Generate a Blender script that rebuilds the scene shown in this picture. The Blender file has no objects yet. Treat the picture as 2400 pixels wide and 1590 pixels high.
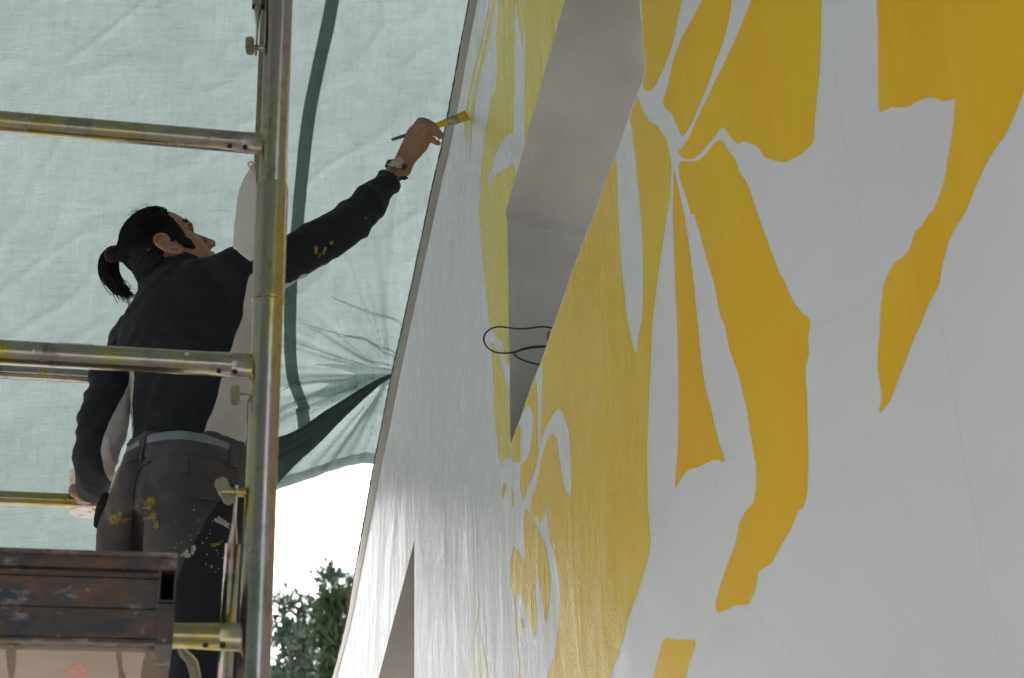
import bpy, bmesh, math, random
from mathutils import Vector, Matrix, noise
from mathutils.geometry import tessellate_polygon

R = math.radians
random.seed(7)
scene = bpy.context.scene
COL = scene.collection

# ------------------------------------------------------------------ camera
F_PX, PITCH, ROLL = 3900.0, R(22.5), R(-1.35)
CAM = Vector((0, 0, 1.6))
_fw = Vector((0, math.cos(PITCH), math.sin(PITCH)))
_r0 = Vector((1, 0, 0))
_u0 = Vector((0, -math.sin(PITCH), math.cos(PITCH)))
_rt = _r0 * math.cos(ROLL) + _u0 * math.sin(ROLL)
_up = -_r0 * math.sin(ROLL) + _u0 * math.cos(ROLL)
cd = bpy.data.cameras.new('camera')
cam = bpy.data.objects.new('camera', cd)
COL.objects.link(cam)
cd.sensor_width = 36.0
cd.lens = F_PX / 2400 * 36
cd.clip_start, cd.clip_end = 0.05, 500
cam.matrix_world = Matrix(((_rt.x, _up.x, -_fw.x, CAM.x), (_rt.y, _up.y, -_fw.y, CAM.y),
                           (_rt.z, _up.z, -_fw.z, CAM.z), (0, 0, 0, 1)))
cd.dof.use_dof = True
cd.dof.focus_distance = 3.95
cd.dof.aperture_fstop = 6.3
scene.camera = cam

# ------------------------------------------------------------------ sky, sun, exposure (bright overcast)
SUN_EL, SUN_AZ = R(48), R(-28)          # azimuth from +Y towards +X
world = bpy.data.worlds.new('World')
scene.world = world
world.use_nodes = True
wn, wl = world.node_tree.nodes, world.node_tree.links
wn.clear()
sky = wn.new('ShaderNodeTexSky'); sky.sky_type = 'NISHITA'; sky.sun_disc = False
sky.sun_elevation, sky.sun_rotation = SUN_EL, SUN_AZ
sky.air_density, sky.dust_density, sky.ozone_density = 1.0, 4.0, 1.0
bw = wn.new('ShaderNodeRGBToBW')
mx = wn.new('ShaderNodeMix'); mx.data_type = 'RGBA'; mx.inputs[0].default_value = 0.66
bg = wn.new('ShaderNodeBackground'); bg.inputs[1].default_value = 0.12
wo = wn.new('ShaderNodeOutputWorld')
wl.new(sky.outputs[0], bw.inputs[0]); wl.new(sky.outputs[0], mx.inputs[6]); wl.new(bw.outputs[0], mx.inputs[7])
wl.new(mx.outputs[2], bg.inputs[0]); wl.new(bg.outputs[0], wo.inputs[0])
ld = bpy.data.lights.new('sun', 'SUN'); ld.energy = 1.0; ld.angle = R(20); ld.color = (1, .97, .93)
sun = bpy.data.objects.new('sun', ld); COL.objects.link(sun)
sd = Vector((math.sin(SUN_AZ) * math.cos(SUN_EL), math.cos(SUN_AZ) * math.cos(SUN_EL), math.sin(SUN_EL)))
sun.rotation_euler = sd.to_track_quat('Z', 'Y').to_euler()
sun.location = (-4, 8, 12)
vs = scene.view_settings
vs.view_transform, vs.look, vs.exposure, vs.gamma = 'Standard', 'None', 2.12, 1.0
vs.use_curve_mapping = False
scene.cycles.max_bounces = 8
scene.cycles.use_denoising = True

# ------------------------------------------------------------------ helpers
def ray(px, py):
    return (_rt * ((px - 1200) / F_PX) + _up * ((795 - py) / F_PX) + _fw)

def P(px, py, Y):
    """point seen at photograph pixel (px, py) at horizontal distance Y"""
    d = ray(px, py)
    return CAM + d * (Y / d.y)

K = 2400 / 2367.0
def D(x, y, Y):
    return P(x * K, y * K, Y)

def link(o, parent=None):
    COL.objects.link(o)
    if parent is not None:
        o.parent = parent
        o.matrix_parent_inverse = Matrix.Identity(4)
    return o

def tag(o, label=None, cat=None, group=None, kind=None):
    if label: o['label'] = label
    if cat: o['category'] = cat
    if group: o['group'] = group
    if kind: o['kind'] = kind
    return o

def empty(name, loc, label, cat, group=None, rz=0.0):
    o = bpy.data.objects.new(name, None)
    o.empty_display_size = .1
    o.location = loc; o.rotation_euler = (0, 0, rz)
    COL.objects.link(o)
    bpy.context.view_layer.update()
    return tag(o, label, cat, group)

def obj(name, bm, mat, parent=None, smooth=True, world_space=True):
    me = bpy.data.meshes.new(name)
    if isinstance(bm, bmesh.types.BMesh):
        bmesh.ops.recalc_face_normals(bm, faces=bm.faces[:])
        bm.to_mesh(me); bm.free()
    else:
        me = bm
    for m in (mat if isinstance(mat, (list, tuple)) else [mat]):
        me.materials.append(m)
    o = bpy.data.objects.new(name, me)
    link(o, parent)
    if parent is not None and world_space:
        root = parent
        while root.parent is not None: root = root.parent     # parts keep identity transforms below their thing
        me.transform(root.matrix_basis.inverted())
    if smooth:
        for p in me.polygons: p.use_smooth = True
        try: me.set_sharp_from_angle(angle=R(40))
        except Exception: pass
    return o

def catmull(pts, n=4, closed=False):
    out = []
    N = len(pts)
    segs = N if closed else N - 1
    for i in range(segs):
        if closed:
            p0, p1, p2, p3 = pts[(i - 1) % N], pts[i], pts[(i + 1) % N], pts[(i + 2) % N]
        else:
            p0, p1, p2, p3 = pts[max(i - 1, 0)], pts[i], pts[i + 1], pts[min(i + 2, N - 1)]
        for k in range(n):
            t = k / n
            t2, t3 = t * t, t * t * t
            out.append([0.5 * ((2 * b) + (-a + c) * t + (2 * a - 5 * b + 4 * c - d) * t2 + (-a + 3 * b - 3 * c + d) * t3)
                        for a, b, c, d in zip(p0, p1, p2, p3)])
    if not closed: out.append(list(pts[-1]))
    return out

def ring_loft(bm, rings, cap=True):
    vr = [[bm.verts.new(p) for p in r] for r in rings]
    n = len(vr[0])
    for a, b in zip(vr, vr[1:]):
        for i in range(n):
            bm.faces.new((a[i], a[(i + 1) % n], b[(i + 1) % n], b[i]))
    if cap:
        bm.faces.new(vr[0][::-1]); bm.faces.new(vr[-1])
    return vr

def loft(bm, stations, n=20, sub=4, rounded=True):
    """stations: (centre, axis_u, axis_v) - ellipses joined by a smooth skin, with rounded ends"""
    flat = [tuple(c) + tuple(u) + tuple(v) for c, u, v in stations]
    sm = catmull(flat, sub) if len(flat) > 1 and sub > 1 else [list(f) for f in flat]
    rings = []
    def ring(c, u, v, s=1.0):
        return [c + (u * math.cos(a) + v * math.sin(a)) * s for a in (2 * math.pi * i / n for i in range(n))]
    def cvt(f): return Vector(f[0:3]), Vector(f[3:6]), Vector(f[6:9])
    c0, u0, v0 = cvt(sm[0]); c1, u1, v1 = cvt(sm[-1])
    if rounded:
        d0 = (c0 - cvt(sm[1])[0]).normalized() * min(u0.length, v0.length)
        for t in (.98, .85, .6, .3):
            rings.append(ring(c0 + d0 * t, u0, v0, math.sqrt(max(0, 1 - t * t))))
    for f in sm:
        rings.append(ring(*cvt(f)))
    if rounded:
        d1 = (c1 - cvt(sm[-2])[0]).normalized() * min(u1.length, v1.length)
        for t in (.3, .6, .85, .98):
            rings.append(ring(c1 + d1 * t, u1, v1, math.sqrt(max(0, 1 - t * t))))
    ring_loft(bm, rings)

def frame_of(t, ref=Vector((0, 0, 1))):
    t = t.normalized()
    if abs(t.dot(ref)) > .95: ref = Vector((1, 0, 0))
    u = t.cross(ref).normalized()
    return u, u.cross(t).normalized()

def tube(bm, pts, rad, n=10, sub=1, rounded=False, cap=True):
    """round tube of given radius (number or list) along points"""
    pts = [Vector(p) for p in pts]
    rs = list(rad) if isinstance(rad, (list, tuple)) else [rad] * len(pts)
    if sub > 1:
        sm = catmull([tuple(p) + (r,) for p, r in zip(pts, rs)], sub)
        pts = [Vector(s[:3]) for s in sm]; rs = [s[3] for s in sm]
    rings = []
    u = None
    for i, p in enumerate(pts):
        t = (pts[min(i + 1, len(pts) - 1)] - pts[max(i - 1, 0)]).normalized()
        if u is None: u, v = frame_of(t)
        else:
            u = (u - t * u.dot(t)).normalized(); v = u.cross(t).normalized()
        rings.append([p + (u * math.cos(a) + v * math.sin(a)) * rs[i] for a in (2 * math.pi * k / n for k in range(n))])
    if rounded:
        def capr(r, c, d, rr):
            return [[c + (q - c) * math.sqrt(1 - s * s) + d * rr * s for q in r] for s in (.4, .75, .95)]
        t0 = (pts[0] - pts[1]).normalized(); t1 = (pts[-1] - pts[-2]).normalized()
        rings = capr(rings[0], pts[0], t0, rs[0])[::-1] + rings + capr(rings[-1], pts[-1], t1, rs[-1])
    ring_loft(bm, rings, cap)

def box(bm, c, ax, ay, az, hx, hy, hz, bev=0.0):
    c = Vector(c)
    vs_ = [bm.verts.new(c + ax * (hx * sx) + ay * (hy * sy) + az * (hz * sz))
           for sx in (-1, 1) for sy in (-1, 1) for sz in (-1, 1)]
    fs = []
    for f in ((0, 1, 3, 2), (4, 6, 7, 5), (0, 4, 5, 1), (2, 3, 7, 6), (0, 2, 6, 4), (1, 5, 7, 3)):
        fs.append(bm.faces.new([vs_[i] for i in f]))
    if bev > 0:
        es = list({e for f in fs for e in f.edges})
        bmesh.ops.bevel(bm, geom=es, offset=bev, segments=2, affect='EDGES', profile=.6)

def ball(bm, c, r, sx=1, sy=1, sz=1, seg=12, axes=None):
    m = Matrix.Diagonal((r * sx, r * sy, r * sz, 1))
    if axes:
        a = Matrix((axes[0], axes[1], axes[2])).transposed().to_4x4()
        m = a @ m
    bmesh.ops.create_uvsphere(bm, u_segments=seg, v_segments=max(6, seg * 2 // 3), radius=1, matrix=Matrix.Translation(c) @ m)

def remesh(bm, voxel, smooth=4, name='tmp'):
    """weld overlapping closed shapes into one continuous skin"""
    bmesh.ops.recalc_face_normals(bm, faces=bm.faces[:])
    me = bpy.data.meshes.new(name); bm.to_mesh(me); bm.free()
    o = bpy.data.objects.new(name, me); COL.objects.link(o)
    m = o.modifiers.new('r', 'REMESH'); m.mode = 'VOXEL'; m.voxel_size = voxel
    if smooth:
        s = o.modifiers.new('s', 'SMOOTH'); s.factor = .5; s.iterations = smooth
    dg = bpy.context.evaluated_depsgraph_get()
    out = bpy.data.meshes.new_from_object(o.evaluated_get(dg))
    bpy.data.objects.remove(o); bpy.data.meshes.remove(me)
    return out

# ------------------------------------------------------------------ material helpers
class NT:
    def __init__(s, name):
        s.m = bpy.data.materials.new(name); s.m.use_nodes = True
        s.n, s.l = s.m.node_tree.nodes, s.m.node_tree.links
        s.b = s.n['Principled BSDF']; s.out = s.n['Material Output']
        s.co = s.n.new('ShaderNodeTexCoord')
    def set(s, **k):
        names = dict(base='Base Color', rough='Roughness', metal='Metallic', spec='Specular IOR Level', coat='Coat Weight',
                     coatr='Coat Roughness', sheen='Sheen Weight', sss='Subsurface Weight')
        for a, v in k.items():
            i = s.b.inputs[names[a]]
            if hasattr(v, 'links') and hasattr(v, 'node'): s.l.new(v, i)
            else: i.default_value = (tuple(v) + (1,)) if isinstance(v, (tuple, list)) and len(v) == 3 else v
        return s
    def map(s, scale=(1, 1, 1), rot=(0, 0, 0), src='Object', loc=(0, 0, 0)):
        n = s.n.new('ShaderNodeMapping'); n.inputs['Scale'].default_value = scale; n.inputs['Rotation'].default_value = rot
        n.inputs['Location'].default_value = loc
        s.l.new(s.co.outputs[src], n.inputs[0]); return n.outputs[0]
    def noise(s, vec, scale=5, detail=3, rough=.5, dist=0):
        n = s.n.new('ShaderNodeTexNoise'); n.inputs['Scale'].default_value = scale; n.inputs['Detail'].default_value = detail
        n.inputs['Roughness'].default_value = rough; n.inputs['Distortion'].default_value = dist
        if vec is not None: s.l.new(vec, n.inputs['Vector'])
        return n.outputs[0]
    def voro(s, vec, scale=5, feature='F1'):
        n = s.n.new('ShaderNodeTexVoronoi'); n.inputs['Scale'].default_value = scale; n.feature = feature
        s.l.new(vec, n.inputs['Vector']); return n.outputs['Distance']
    def ramp(s, fac, stops, interp='LINEAR'):
        n = s.n.new('ShaderNodeValToRGB'); n.color_ramp.interpolation = interp
        e = n.color_ramp.elements
        while len(e) < len(stops): e.new(.5)
        for i, (p, c) in enumerate(stops):
            e[i].position = p
            e[i].color = (c, c, c, 1) if isinstance(c, (int, float)) else tuple(c) + (1,)
        s.l.new(fac, n.inputs[0]); return n.outputs[0]
    def mix(s, fac, a, b, mode='MIX'):
        n = s.n.new('ShaderNodeMix'); n.data_type = 'RGBA'; n.blend_type = mode
        for i, v in ((0, fac), (6, a), (7, b)):
            if hasattr(v, 'links') and hasattr(v, 'node'): s.l.new(v, n.inputs[i])
            else: n.inputs[i].default_value = (tuple(v) + (1,)) if isinstance(v, (tuple, list)) else v
        return n.outputs[2]
    def math(s, op, a, b=0.0):
        n = s.n.new('ShaderNodeMath'); n.operation = op
        for i, v in ((0, a), (1, b)):
            if hasattr(v, 'links') and hasattr(v, 'node'): s.l.new(v, n.inputs[i])
            else: n.inputs[i].default_value = v
        return n.outputs[0]
    def bump(s, h, strength=.3, dist=.01, prev=None):
        n = s.n.new('ShaderNodeBump'); n.inputs['Strength'].default_value = strength; n.inputs['Distance'].default_value = dist
        s.l.new(h, n.inputs['Height'])
        if prev is not None: s.l.new(prev, n.inputs['Normal'])
        s.l.new(n.outputs[0], s.b.inputs['Normal']); return n.outputs[0]

def simple(name, base, rough=.6, metal=0.0, spec=.5, var=.15, scale=30):
    t = NT(name)
    nz = t.noise(t.map(), scale, 4, .6)
    dark = tuple(c * (1 - var) for c in base); lite = tuple(min(1, c * (1 + var)) for c in base)
    t.set(base=t.ramp(nz, [(.3, dark), (.7, lite)]), rough=rough, metal=metal, spec=spec)
    return t.m

# --- wall and paint
def fresh_mask(t):
    """1 where the wall carries fresh glossy paint (its left part), 0 on the matt undercoat"""
    sx = t.n.new('ShaderNodeSeparateXYZ'); t.l.new(t.co.outputs['Object'], sx.inputs[0])
    wob = t.math('MULTIPLY', t.noise(t.map((3, 3, 1.2)), 1.0, 4, .6), .5)
    return t.ramp(t.math('ADD', t.math('MULTIPLY', sx.outputs[0], .55), wob), [(.62, 1.0), (.86, 0.0)])

def paint_finish(t, st, fresh, rough):
    und = t.noise(t.map((10, 10, 1.9)), 1.0, 4, .6, 1.6)                  # trowel and brush undulation
    wide = t.noise(t.map((4.0, 4.0, 1.2)), 1.0, 3, .5, .9)
    g = t.noise(t.map(), 150, 3, .7)
    r = t.ramp(t.math('ADD', t.math('MULTIPLY', und, .5), t.math('MULTIPLY', st, .5)), [(.38, rough[0]), (.60, rough[1])])
    t.set(rough=t.mix(fresh, (.55, .55, .55), r))
    h = t.math('ADD', t.math('ADD', t.math('MULTIPLY', und, .65), t.math('MULTIPLY', wide, 1.8)), t.math('ADD', t.math('MULTIPLY', st, .13), t.math('MULTIPLY', g, .26)))
    n = t.n.new('ShaderNodeBump'); n.inputs['Distance'].default_value = .008
    t.l.new(t.math('ADD', t.math('MULTIPLY', fresh, .40), .04), n.inputs['Strength']); t.l.new(h, n.inputs['Height'])
    t.l.new(n.outputs[0], t.b.inputs['Normal']); t.l.new(n.outputs[0], t.b.inputs['Coat Normal'])
    t.set(spec=.38, coat=t.math('MULTIPLY', fresh, .75), coatr=.23)

def wall_material(name, base):
    t = NT(name)
    st = t.noise(t.map((30, 30, 1.8)), 1.0, 4, .6, .5)                    # brushed streaks
    bl = t.noise(t.map((1, 1, 1)), 2.2, 5, .55)
    fresh = fresh_mask(t)
    col = t.ramp(bl, [(.3, tuple(c * .93 for c in base)), (.7, base)])
    dirt = t.ramp(t.noise(t.map(loc=(4, 0, 2)), 5.5, 7, .7, .6), [(.56, 0.0), (.80, .32)])
    col = t.mix(dirt, col, tuple(c * .72 for c in base))
    spots = t.ramp(t.voro(t.map(), 7), [(.0, 1.0), (.012, 0.0)])
    col = t.mix(t.math('MULTIPLY', spots, .3), col, tuple(c * .4 for c in base))
    t.set(base=col); paint_finish(t, st, fresh, (.13, .42))
    return t.m

def yellow_material(name, a, b, thin, thin_amt=.5, rough=(.12, .40)):
    t = NT(name)
    st = t.noise(t.map((22, 22, 1.5)), 1.0, 5, .62, .7)
    st2 = t.noise(t.map((70, 70, 3.2)), 1.0, 3, .6, .4)
    bl = t.noise(t.map((2.4, 2.4, 1.1)), 1.6, 4, .5, .4)
    col = t.ramp(bl, [(.32, a), (.68, b)])
    thinness = t.math('MULTIPLY', t.ramp(t.math('ADD', t.math('MULTIPLY', st, .7), t.math('MULTIPLY', st2, .3)), [(.50, 0.0), (.70, 1.0)]), thin_amt)
    col = t.mix(thinness, col, thin)
    t.set(base=col); paint_finish(t, st, fresh_mask(t), rough)
    return t.m

M = {}
M['wall'] = wall_material('wall_white', (.69, .69, .70))
M['lime'] = yellow_material('lime_yellow_paint', (.64, .51, .035), (.68, .57, .07), (.75, .67, .24), .75)
M['ochre'] = yellow_material('ochre_yellow_paint', (.69, .455, .022), (.70, .50, .035), (.72, .57, .11), .55)
M['gold'] = yellow_material('golden_yellow_paint', (.74, .405, .008), (.76, .475, .014), (.78, .55, .05), .42)
M['cream'] = yellow_material('cream_paint', (.70, .66, .40), (.74, .72, .55), (.78, .76, .66), .5)
M['pencil'] = simple('pencil_grey', (.595, .60, .60), .6, var=.05)

def concrete(name, base):
    t = NT(name)
    n1 = t.noise(t.map(), 3.5, 6, .6); n2 = t.noise(t.map(), 90, 4, .6)
    sp = t.ramp(t.voro(t.map(), 14), [(.0, 1.0), (.03, 0.0)])
    c = t.ramp(n1, [(.3, tuple(x * .80 for x in base)), (.7, tuple(x * 1.10 for x in base))])
    c = t.mix(t.math('MULTIPLY', sp, .6), c, tuple(x * .3 for x in base))
    t.set(base=c, rough=.8, spec=.3); t.bump(t.math('ADD', n2, n1), .35, .004)
    return t.m
M['jamb'] = concrete('slot_concrete', (.41, .385, .355))
M['edge'] = concrete('edge_concrete', (.35, .32, .285))

def zinc(name):
    t = NT(name)
    v = t.map((1, 1, .28))
    a = t.noise(v, 6.5, 4, .55, .8); b = t.noise(t.map((1, 1, .5), loc=(3, 1, 2)), 11, 5, .65, .4); c = t.noise(t.map(), 160, 3, .6)
    col = t.ramp(a, [(.28, (.36, .32, .19)), (.38, (.46, .36, .10)), (.48, (.40, .37, .27)), (.56, (.40, .31, .31)), (.63, (.30, .35, .27)), (.72, (.44, .34, .10))])
    dirt = t.ramp(t.noise(t.map((1, 1, .6), loc=(7, 1, 4)), 26, 7, .72, .6), [(.50, 0.0), (.66, .62)])
    col = t.mix(dirt, col, (.16, .13, .08))
    sp = t.ramp(t.voro(t.map(), 42), [(.05, 1.0), (.10, 0.0)])
    col = t.mix(t.math('MULTIPLY', sp, .7), col, (.12, .09, .06))
    t.set(base=col, metal=1.0, rough=t.ramp(b, [(.3, .13), (.7, .34)]))
    t.bump(t.math('ADD', t.math('MULTIPLY', c, .3), b), .22, .002)
    return t.m
M['zinc'] = zinc('yellow_zinc_steel')
M['dullzinc'] = simple('dull_zinc', (.22, .195, .12), .5, .75, var=.3, scale=40)
M['hole'] = simple('dark_hole', (.012, .011, .010), .9, var=.05)
M['whitepaint'] = simple('white_paint_spot', (.62, .60, .55), .6, var=.08)

def rust(name, dark=(.040, .043, .055), rusty=(.105, .058, .038), pale=(.30, .25, .23)):
    t = NT(name)
    n1 = t.noise(t.map((.8, 1, 1.5)), 17, 8, .72, .7); n2 = t.noise(t.map((.7, 1, 1.3), loc=(5, 2, 1)), 30, 5, .7); n3 = t.noise(t.map(), 190, 3, .6)
    c = t.ramp(n1, [(.40, dark), (.49, (.075, .055, .045)), (.56, rusty), (.68, (.17, .095, .058))])
    c = t.mix(t.ramp(n2, [(.57, 0.0), (.70, .8)]), c, pale)
    c = t.mix(t.ramp(t.voro(t.map(), 48), [(.06, .8), (.11, 0.0)]), c, (.42, .38, .35))
    t.set(base=c, rough=.62, metal=.15, spec=.4); t.bump(t.math('ADD', n1, t.math('MULTIPLY', n3, .4)), .5, .004)
    return t.m
M['rust'] = rust('rusty_painted_steel')
M['rustlip'] = rust('rusty_lip', (.13, .09, .085), (.19, .12, .095), (.36, .31, .29))

def plywood():
    t = NT('stained_plywood')
    n1 = t.noise(t.map((1, 1, 1)), 5, 5, .55); gr = t.noise(t.map((2, 60, 2)), 1.2, 4, .6)
    c = t.ramp(n1, [(.3, (.36, .27, .21)), (.7, (.50, .40, .33))])
    c = t.mix(t.math('MULTIPLY', gr, .3), c, (.30, .22, .16))
    t.set(base=c, rough=.75); t.bump(gr, .2, .002); return t.m
M['ply'] = plywood()
M['stain'] = simple('brown_stain', (.15, .095, .055), .8, var=.25, scale=60)
M['redpaint'] = simple('red_paint', (.50, .22, .165), .7, var=.3, scale=70)

def tarp_mat(name, col, trans, dens=1.0):
    t = NT(name); t.n.remove(t.b)
    h = t.noise(t.map((7, 1, 62), rot=(0, R(9), 0)), 1.0, 5, .65, .9)
    v = t.noise(t.map((46, 1, 5), rot=(0, R(3), 0)), 1.0, 5, .65, .8)
    fine = t.noise(t.map((250, 1, 26)), 1.0, 2, .5, .3); fine2 = t.noise(t.map((22, 1, 250), rot=(0, R(8), 0)), 1.0, 2, .5, .3)
    big = t.noise(t.map((1, 1, 1)), 1.7, 6, .6, .5)
    w = t.math('ADD', t.math('ADD', t.math('MULTIPLY', h, .26), t.math('MULTIPLY', v, .28)), t.math('ADD', t.math('MULTIPLY', fine, .24), t.math('MULTIPLY', fine2, .22)))
    lines = t.ramp(t.noise(t.map((6, 1, 300), rot=(0, R(11), 0)), 1.0, 3, .55, .15), [(.61, 0.0), (.72, 1.0)])
    f = t.ramp(w, [(.34, .66), (.5, .93), (.66, 1.16)])
    f2 = t.ramp(big, [(.3, .88), (.7, 1.06)])
    k = t.math('ADD', t.math('MULTIPLY', f, f2), t.math('MULTIPLY', lines, .26))
    cm = t.n.new('ShaderNodeVectorMath'); cm.operation = 'SCALE'; cm.inputs[0].default_value = trans
    t.l.new(k, cm.inputs['Scale'])
    bp = t.n.new('ShaderNodeBump'); bp.inputs['Strength'].default_value = .6; bp.inputs['Distance'].default_value = .01
    t.l.new(w, bp.inputs['Height'])
    tr = t.n.new('ShaderNodeBsdfTranslucent'); t.l.new(cm.outputs[0], tr.inputs[0])
    df = t.n.new('ShaderNodeBsdfPrincipled'); df.inputs['Base Color'].default_value = tuple(col) + (1,); df.inputs['Roughness'].default_value = .38
    t.l.new(bp.outputs[0], df.inputs['Normal']); t.l.new(bp.outputs[0], tr.inputs['Normal'])
    m = t.n.new('ShaderNodeMixShader'); m.inputs[0].default_value = .30 * dens
    t.l.new(tr.outputs[0], m.inputs[1]); t.l.new(df.outputs[0], m.inputs[2]); t.l.new(m.outputs[0], t.out.inputs[0])
    return t.m
M['tarp'] = tarp_mat('pale_green_tarp', (.40, .50, .47), (.147, .178, .175))
M['tarpband'] = tarp_mat('green_tarp_band', (.07, .09, .08), (.165, .215, .19), .5)
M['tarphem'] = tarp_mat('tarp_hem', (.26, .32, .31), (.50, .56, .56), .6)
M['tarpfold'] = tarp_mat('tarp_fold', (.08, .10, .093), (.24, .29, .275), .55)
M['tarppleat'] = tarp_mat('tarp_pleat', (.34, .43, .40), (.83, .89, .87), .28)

# ------------------------------------------------------------------ ground
def ground():
    t = NT('pale_paving')
    n1 = t.noise(t.map(), .8, 6, .6); n2 = t.noise(t.map(), 40, 4, .6)
    t.set(base=t.ramp(n1, [(.3, (.36, .35, .33)), (.7, (.46, .45, .42))]), rough=.9); t.bump(n2, .3, .01)
    bm = bmesh.new()
    bmesh.ops.create_grid(bm, x_segments=12, y_segments=12, size=200)
    o = obj('ground', bm, t.m, smooth=False); tag(o, kind='structure')
ground()

# ------------------------------------------------------------------ mural wall
TH = R(27)
WD = Vector((math.sin(TH), -math.cos(TH), 0))            # along the wall, towards the camera
WN = Vector((math.cos(TH), math.sin(TH), 0))             # into the wall
W0 = P(1100, 272, 3.80)
WORG = Vector((W0.x, W0.y, 0))
def wuv(px, py, w=0.0):
    d = ray(px, py)
    o = WORG + WN * w
    t = (o - CAM).dot(WN) / d.dot(WN)
    q = CAM + d * t - WORG
    return Vector((q.dot(WD), w, q.z))
wall = empty('mural_wall', WORG, 'white concrete wall with a half painted yellow mural, slanted left edge and grey slots', 'wall', rz=math.atan2(WD.y, WD.x))
WTHICK = .45

S8 = 800 / 2367.0; S6 = 800 / 2126.0
def V1(*p): return [(1000 + x * S8, y * S8) for x, y in p]
def V2(*p): return [(1600 + x * S8, y * S8) for x, y in p]
def V3(*p): return [(1000 + x * S8, 500 + y * S8) for x, y in p]
def V4(*p): return [(1600 + x * S8, 500 + y * S8) for x, y in p]
def V5(*p): return [(1000 + x * S6, 1000 + y * S6) for x, y in p]
def V6(*p): return [(1600 + x * S6, 1000 + y * S6) for x, y in p]

# outer left edge of the wall (silhouette), top to bottom
OUT = [(1180, -420), (1100, 0), (1075, 132), (1055, 243), (1034, 350), (1014, 436), (978, 608), (943, 770), (918, 882), (892, 1014), (872, 1115),
       (842, 1288), (811, 1460), (779, 1590), (690, 1960)]
LIPW = [27, 26, 26, 27, 27, 26, 24, 24, 25, 26, 24, 20, 16, 14, 14]
INN = [(x + w * .72, y) for (x, y), w in zip(OUT, LIPW)]
slot_far = V1((960, 0), (755, 735), (550, 1470)) + V3((560, 60), (565, 300), (570, 760), (576, 1100), (580, 1500)) + V5((525, 110))
slot_near = V3((595, 1568), (650, 1420), (730, 1180), (790, 1040), (870, 800), (900, 720), (1010, 400), (1085, 190), (1165, 0)) + \
    V1((1225, 1290), (1310, 1080), (1400, 820), (1445, 690), (1465, 640), (1495, 570), (1518, 475), (1512, 420), (1500, 300), (1475, 0))
slot = [(1452, -470)] + slot_far + slot_near          # closed loop, apex above the frame
slot2_apex, slot2_far, slot2_near = (971, 1268), (887, 1590), (971, 1590)

def strip_solid(bm, loop_front, loop_back):
    n = len(loop_front)
    a = [bm.verts.new(p) for p in loop_front]; b = [bm.verts.new(p) for p in loop_back]
    for i in range(n):
        bm.faces.new((a[i], a[(i + 1) % n], b[(i + 1) % n], b[i]))

def build_wall():
    inn = [wuv(x, y) for x, y in INN]
    top, right, base = 5.3, 3.3, 0.0
    def ext(a, b, z):                                    # follow a-b to height z
        k = (z - a.z) / (b.z - a.z); return a + (b - a) * k
    tl = ext(inn[1], inn[0], top); bl = ext(inn[-2], inn[-1], base)
    ap = wuv(*slot2_apex); fa = ext(ap, wuv(*slot2_far), base); ne = ext(ap, wuv(*slot2_near), base)
    outer = [tl] + inn + [bl, fa, ap, ne, Vector((right, 0, base)), Vector((right, 0, top))]
    hole = [wuv(*p) for p in slot]
    bm = bmesh.new()
    tris = tessellate_polygon([[Vector((p.x, p.z, 0)) for p in outer], [Vector((p.x, p.z, 0)) for p in hole]])
    allp = outer + hole
    for off in (0.0, WTHICK):
        vs_ = [bm.verts.new(p + Vector((0, off, 0))) for p in allp]
        for t in tris:
            try: bm.faces.new([vs_[i] for i in t])
            except ValueError: pass
    back = lambda L: [p + Vector((0, WTHICK, 0)) for p in L]
    strip_solid(bm, outer, back(outer))
    for f in bm.faces: f.material_index = 0
    nb = len(bm.faces)
    strip_solid(bm, hole, back(hole))
    bm.faces.ensure_lookup_table()
    # reveals of both slots are bare grey
    for f in bm.faces:
        if all(abs(v.co.y) < 1e-6 for v in f.verts) or all(abs(v.co.y - WTHICK) < 1e-6 for v in f.verts): continue
        c = f.calc_center_median()
        if c.z > .02 and c.z < top - .02 and c.x < right - .02: f.material_index = 1
    o = obj('wall_slab', bm, [M['wall'], M['jamb']], wall, smooth=False, world_space=False)
    # chamfered bare-concrete lip along the slanted edge
    bm = bmesh.new()
    outp = [wuv(x, y, .030) for x, y in OUT]
    outp = [ext(outp[1], outp[0], top)] + outp + [ext(outp[-2], outp[-1], base)]
    inp = [tl] + inn + [bl]
    jit = random.Random(3)
    fine_i, fine_o = catmull(inp, 8), catmull(outp, 8)
    rows = []
    for a, b in zip(fine_i, fine_o):
        a, b = Vector(a), Vector(b)
        b = b + Vector((jit.uniform(-.0005, .0005), jit.uniform(-.0008, .0012), 0))
        rows.append([a + Vector((0, -.001, 0)), a.lerp(b, .5) + Vector((-.003, -.004, 0)), b, Vector((b.x, WTHICK, b.z)), Vector((a.x, WTHICK, a.z))])
    ring_loft(bm, rows)
    obj('wall_edge', bm, M['edge'], wall, world_space=False)
    bm = bmesh.new(); rows = []                       # crumbling dark arris along the outer edge
    for i, b in enumerate(fine_o):
        b = Vector(b)
        for q in range(6):
            c = b.lerp(Vector(fine_o[min(i + 1, len(fine_o) - 1)]), q / 6)
            n1 = noise.noise(c * 60); n2 = noise.noise(c * 160)
            w = .0030 + .0028 * n1 + .0022 * n2
            rows.append([c + Vector((-max(.0006, w * .8), .004, 0)), c + Vector((0, -.0015 - max(0, w) * .5, 0)), c + Vector((max(.001, w * 1.2), -.0004 - .0022, 0)), c + Vector((0, .02, 0))])
    ring_loft(bm, rows)
    obj('edge_arris', bm, simple('dark_mortar', (.085, .080, .070), .9, var=.5, scale=90), wall, world_space=False)
build_wall()

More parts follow.
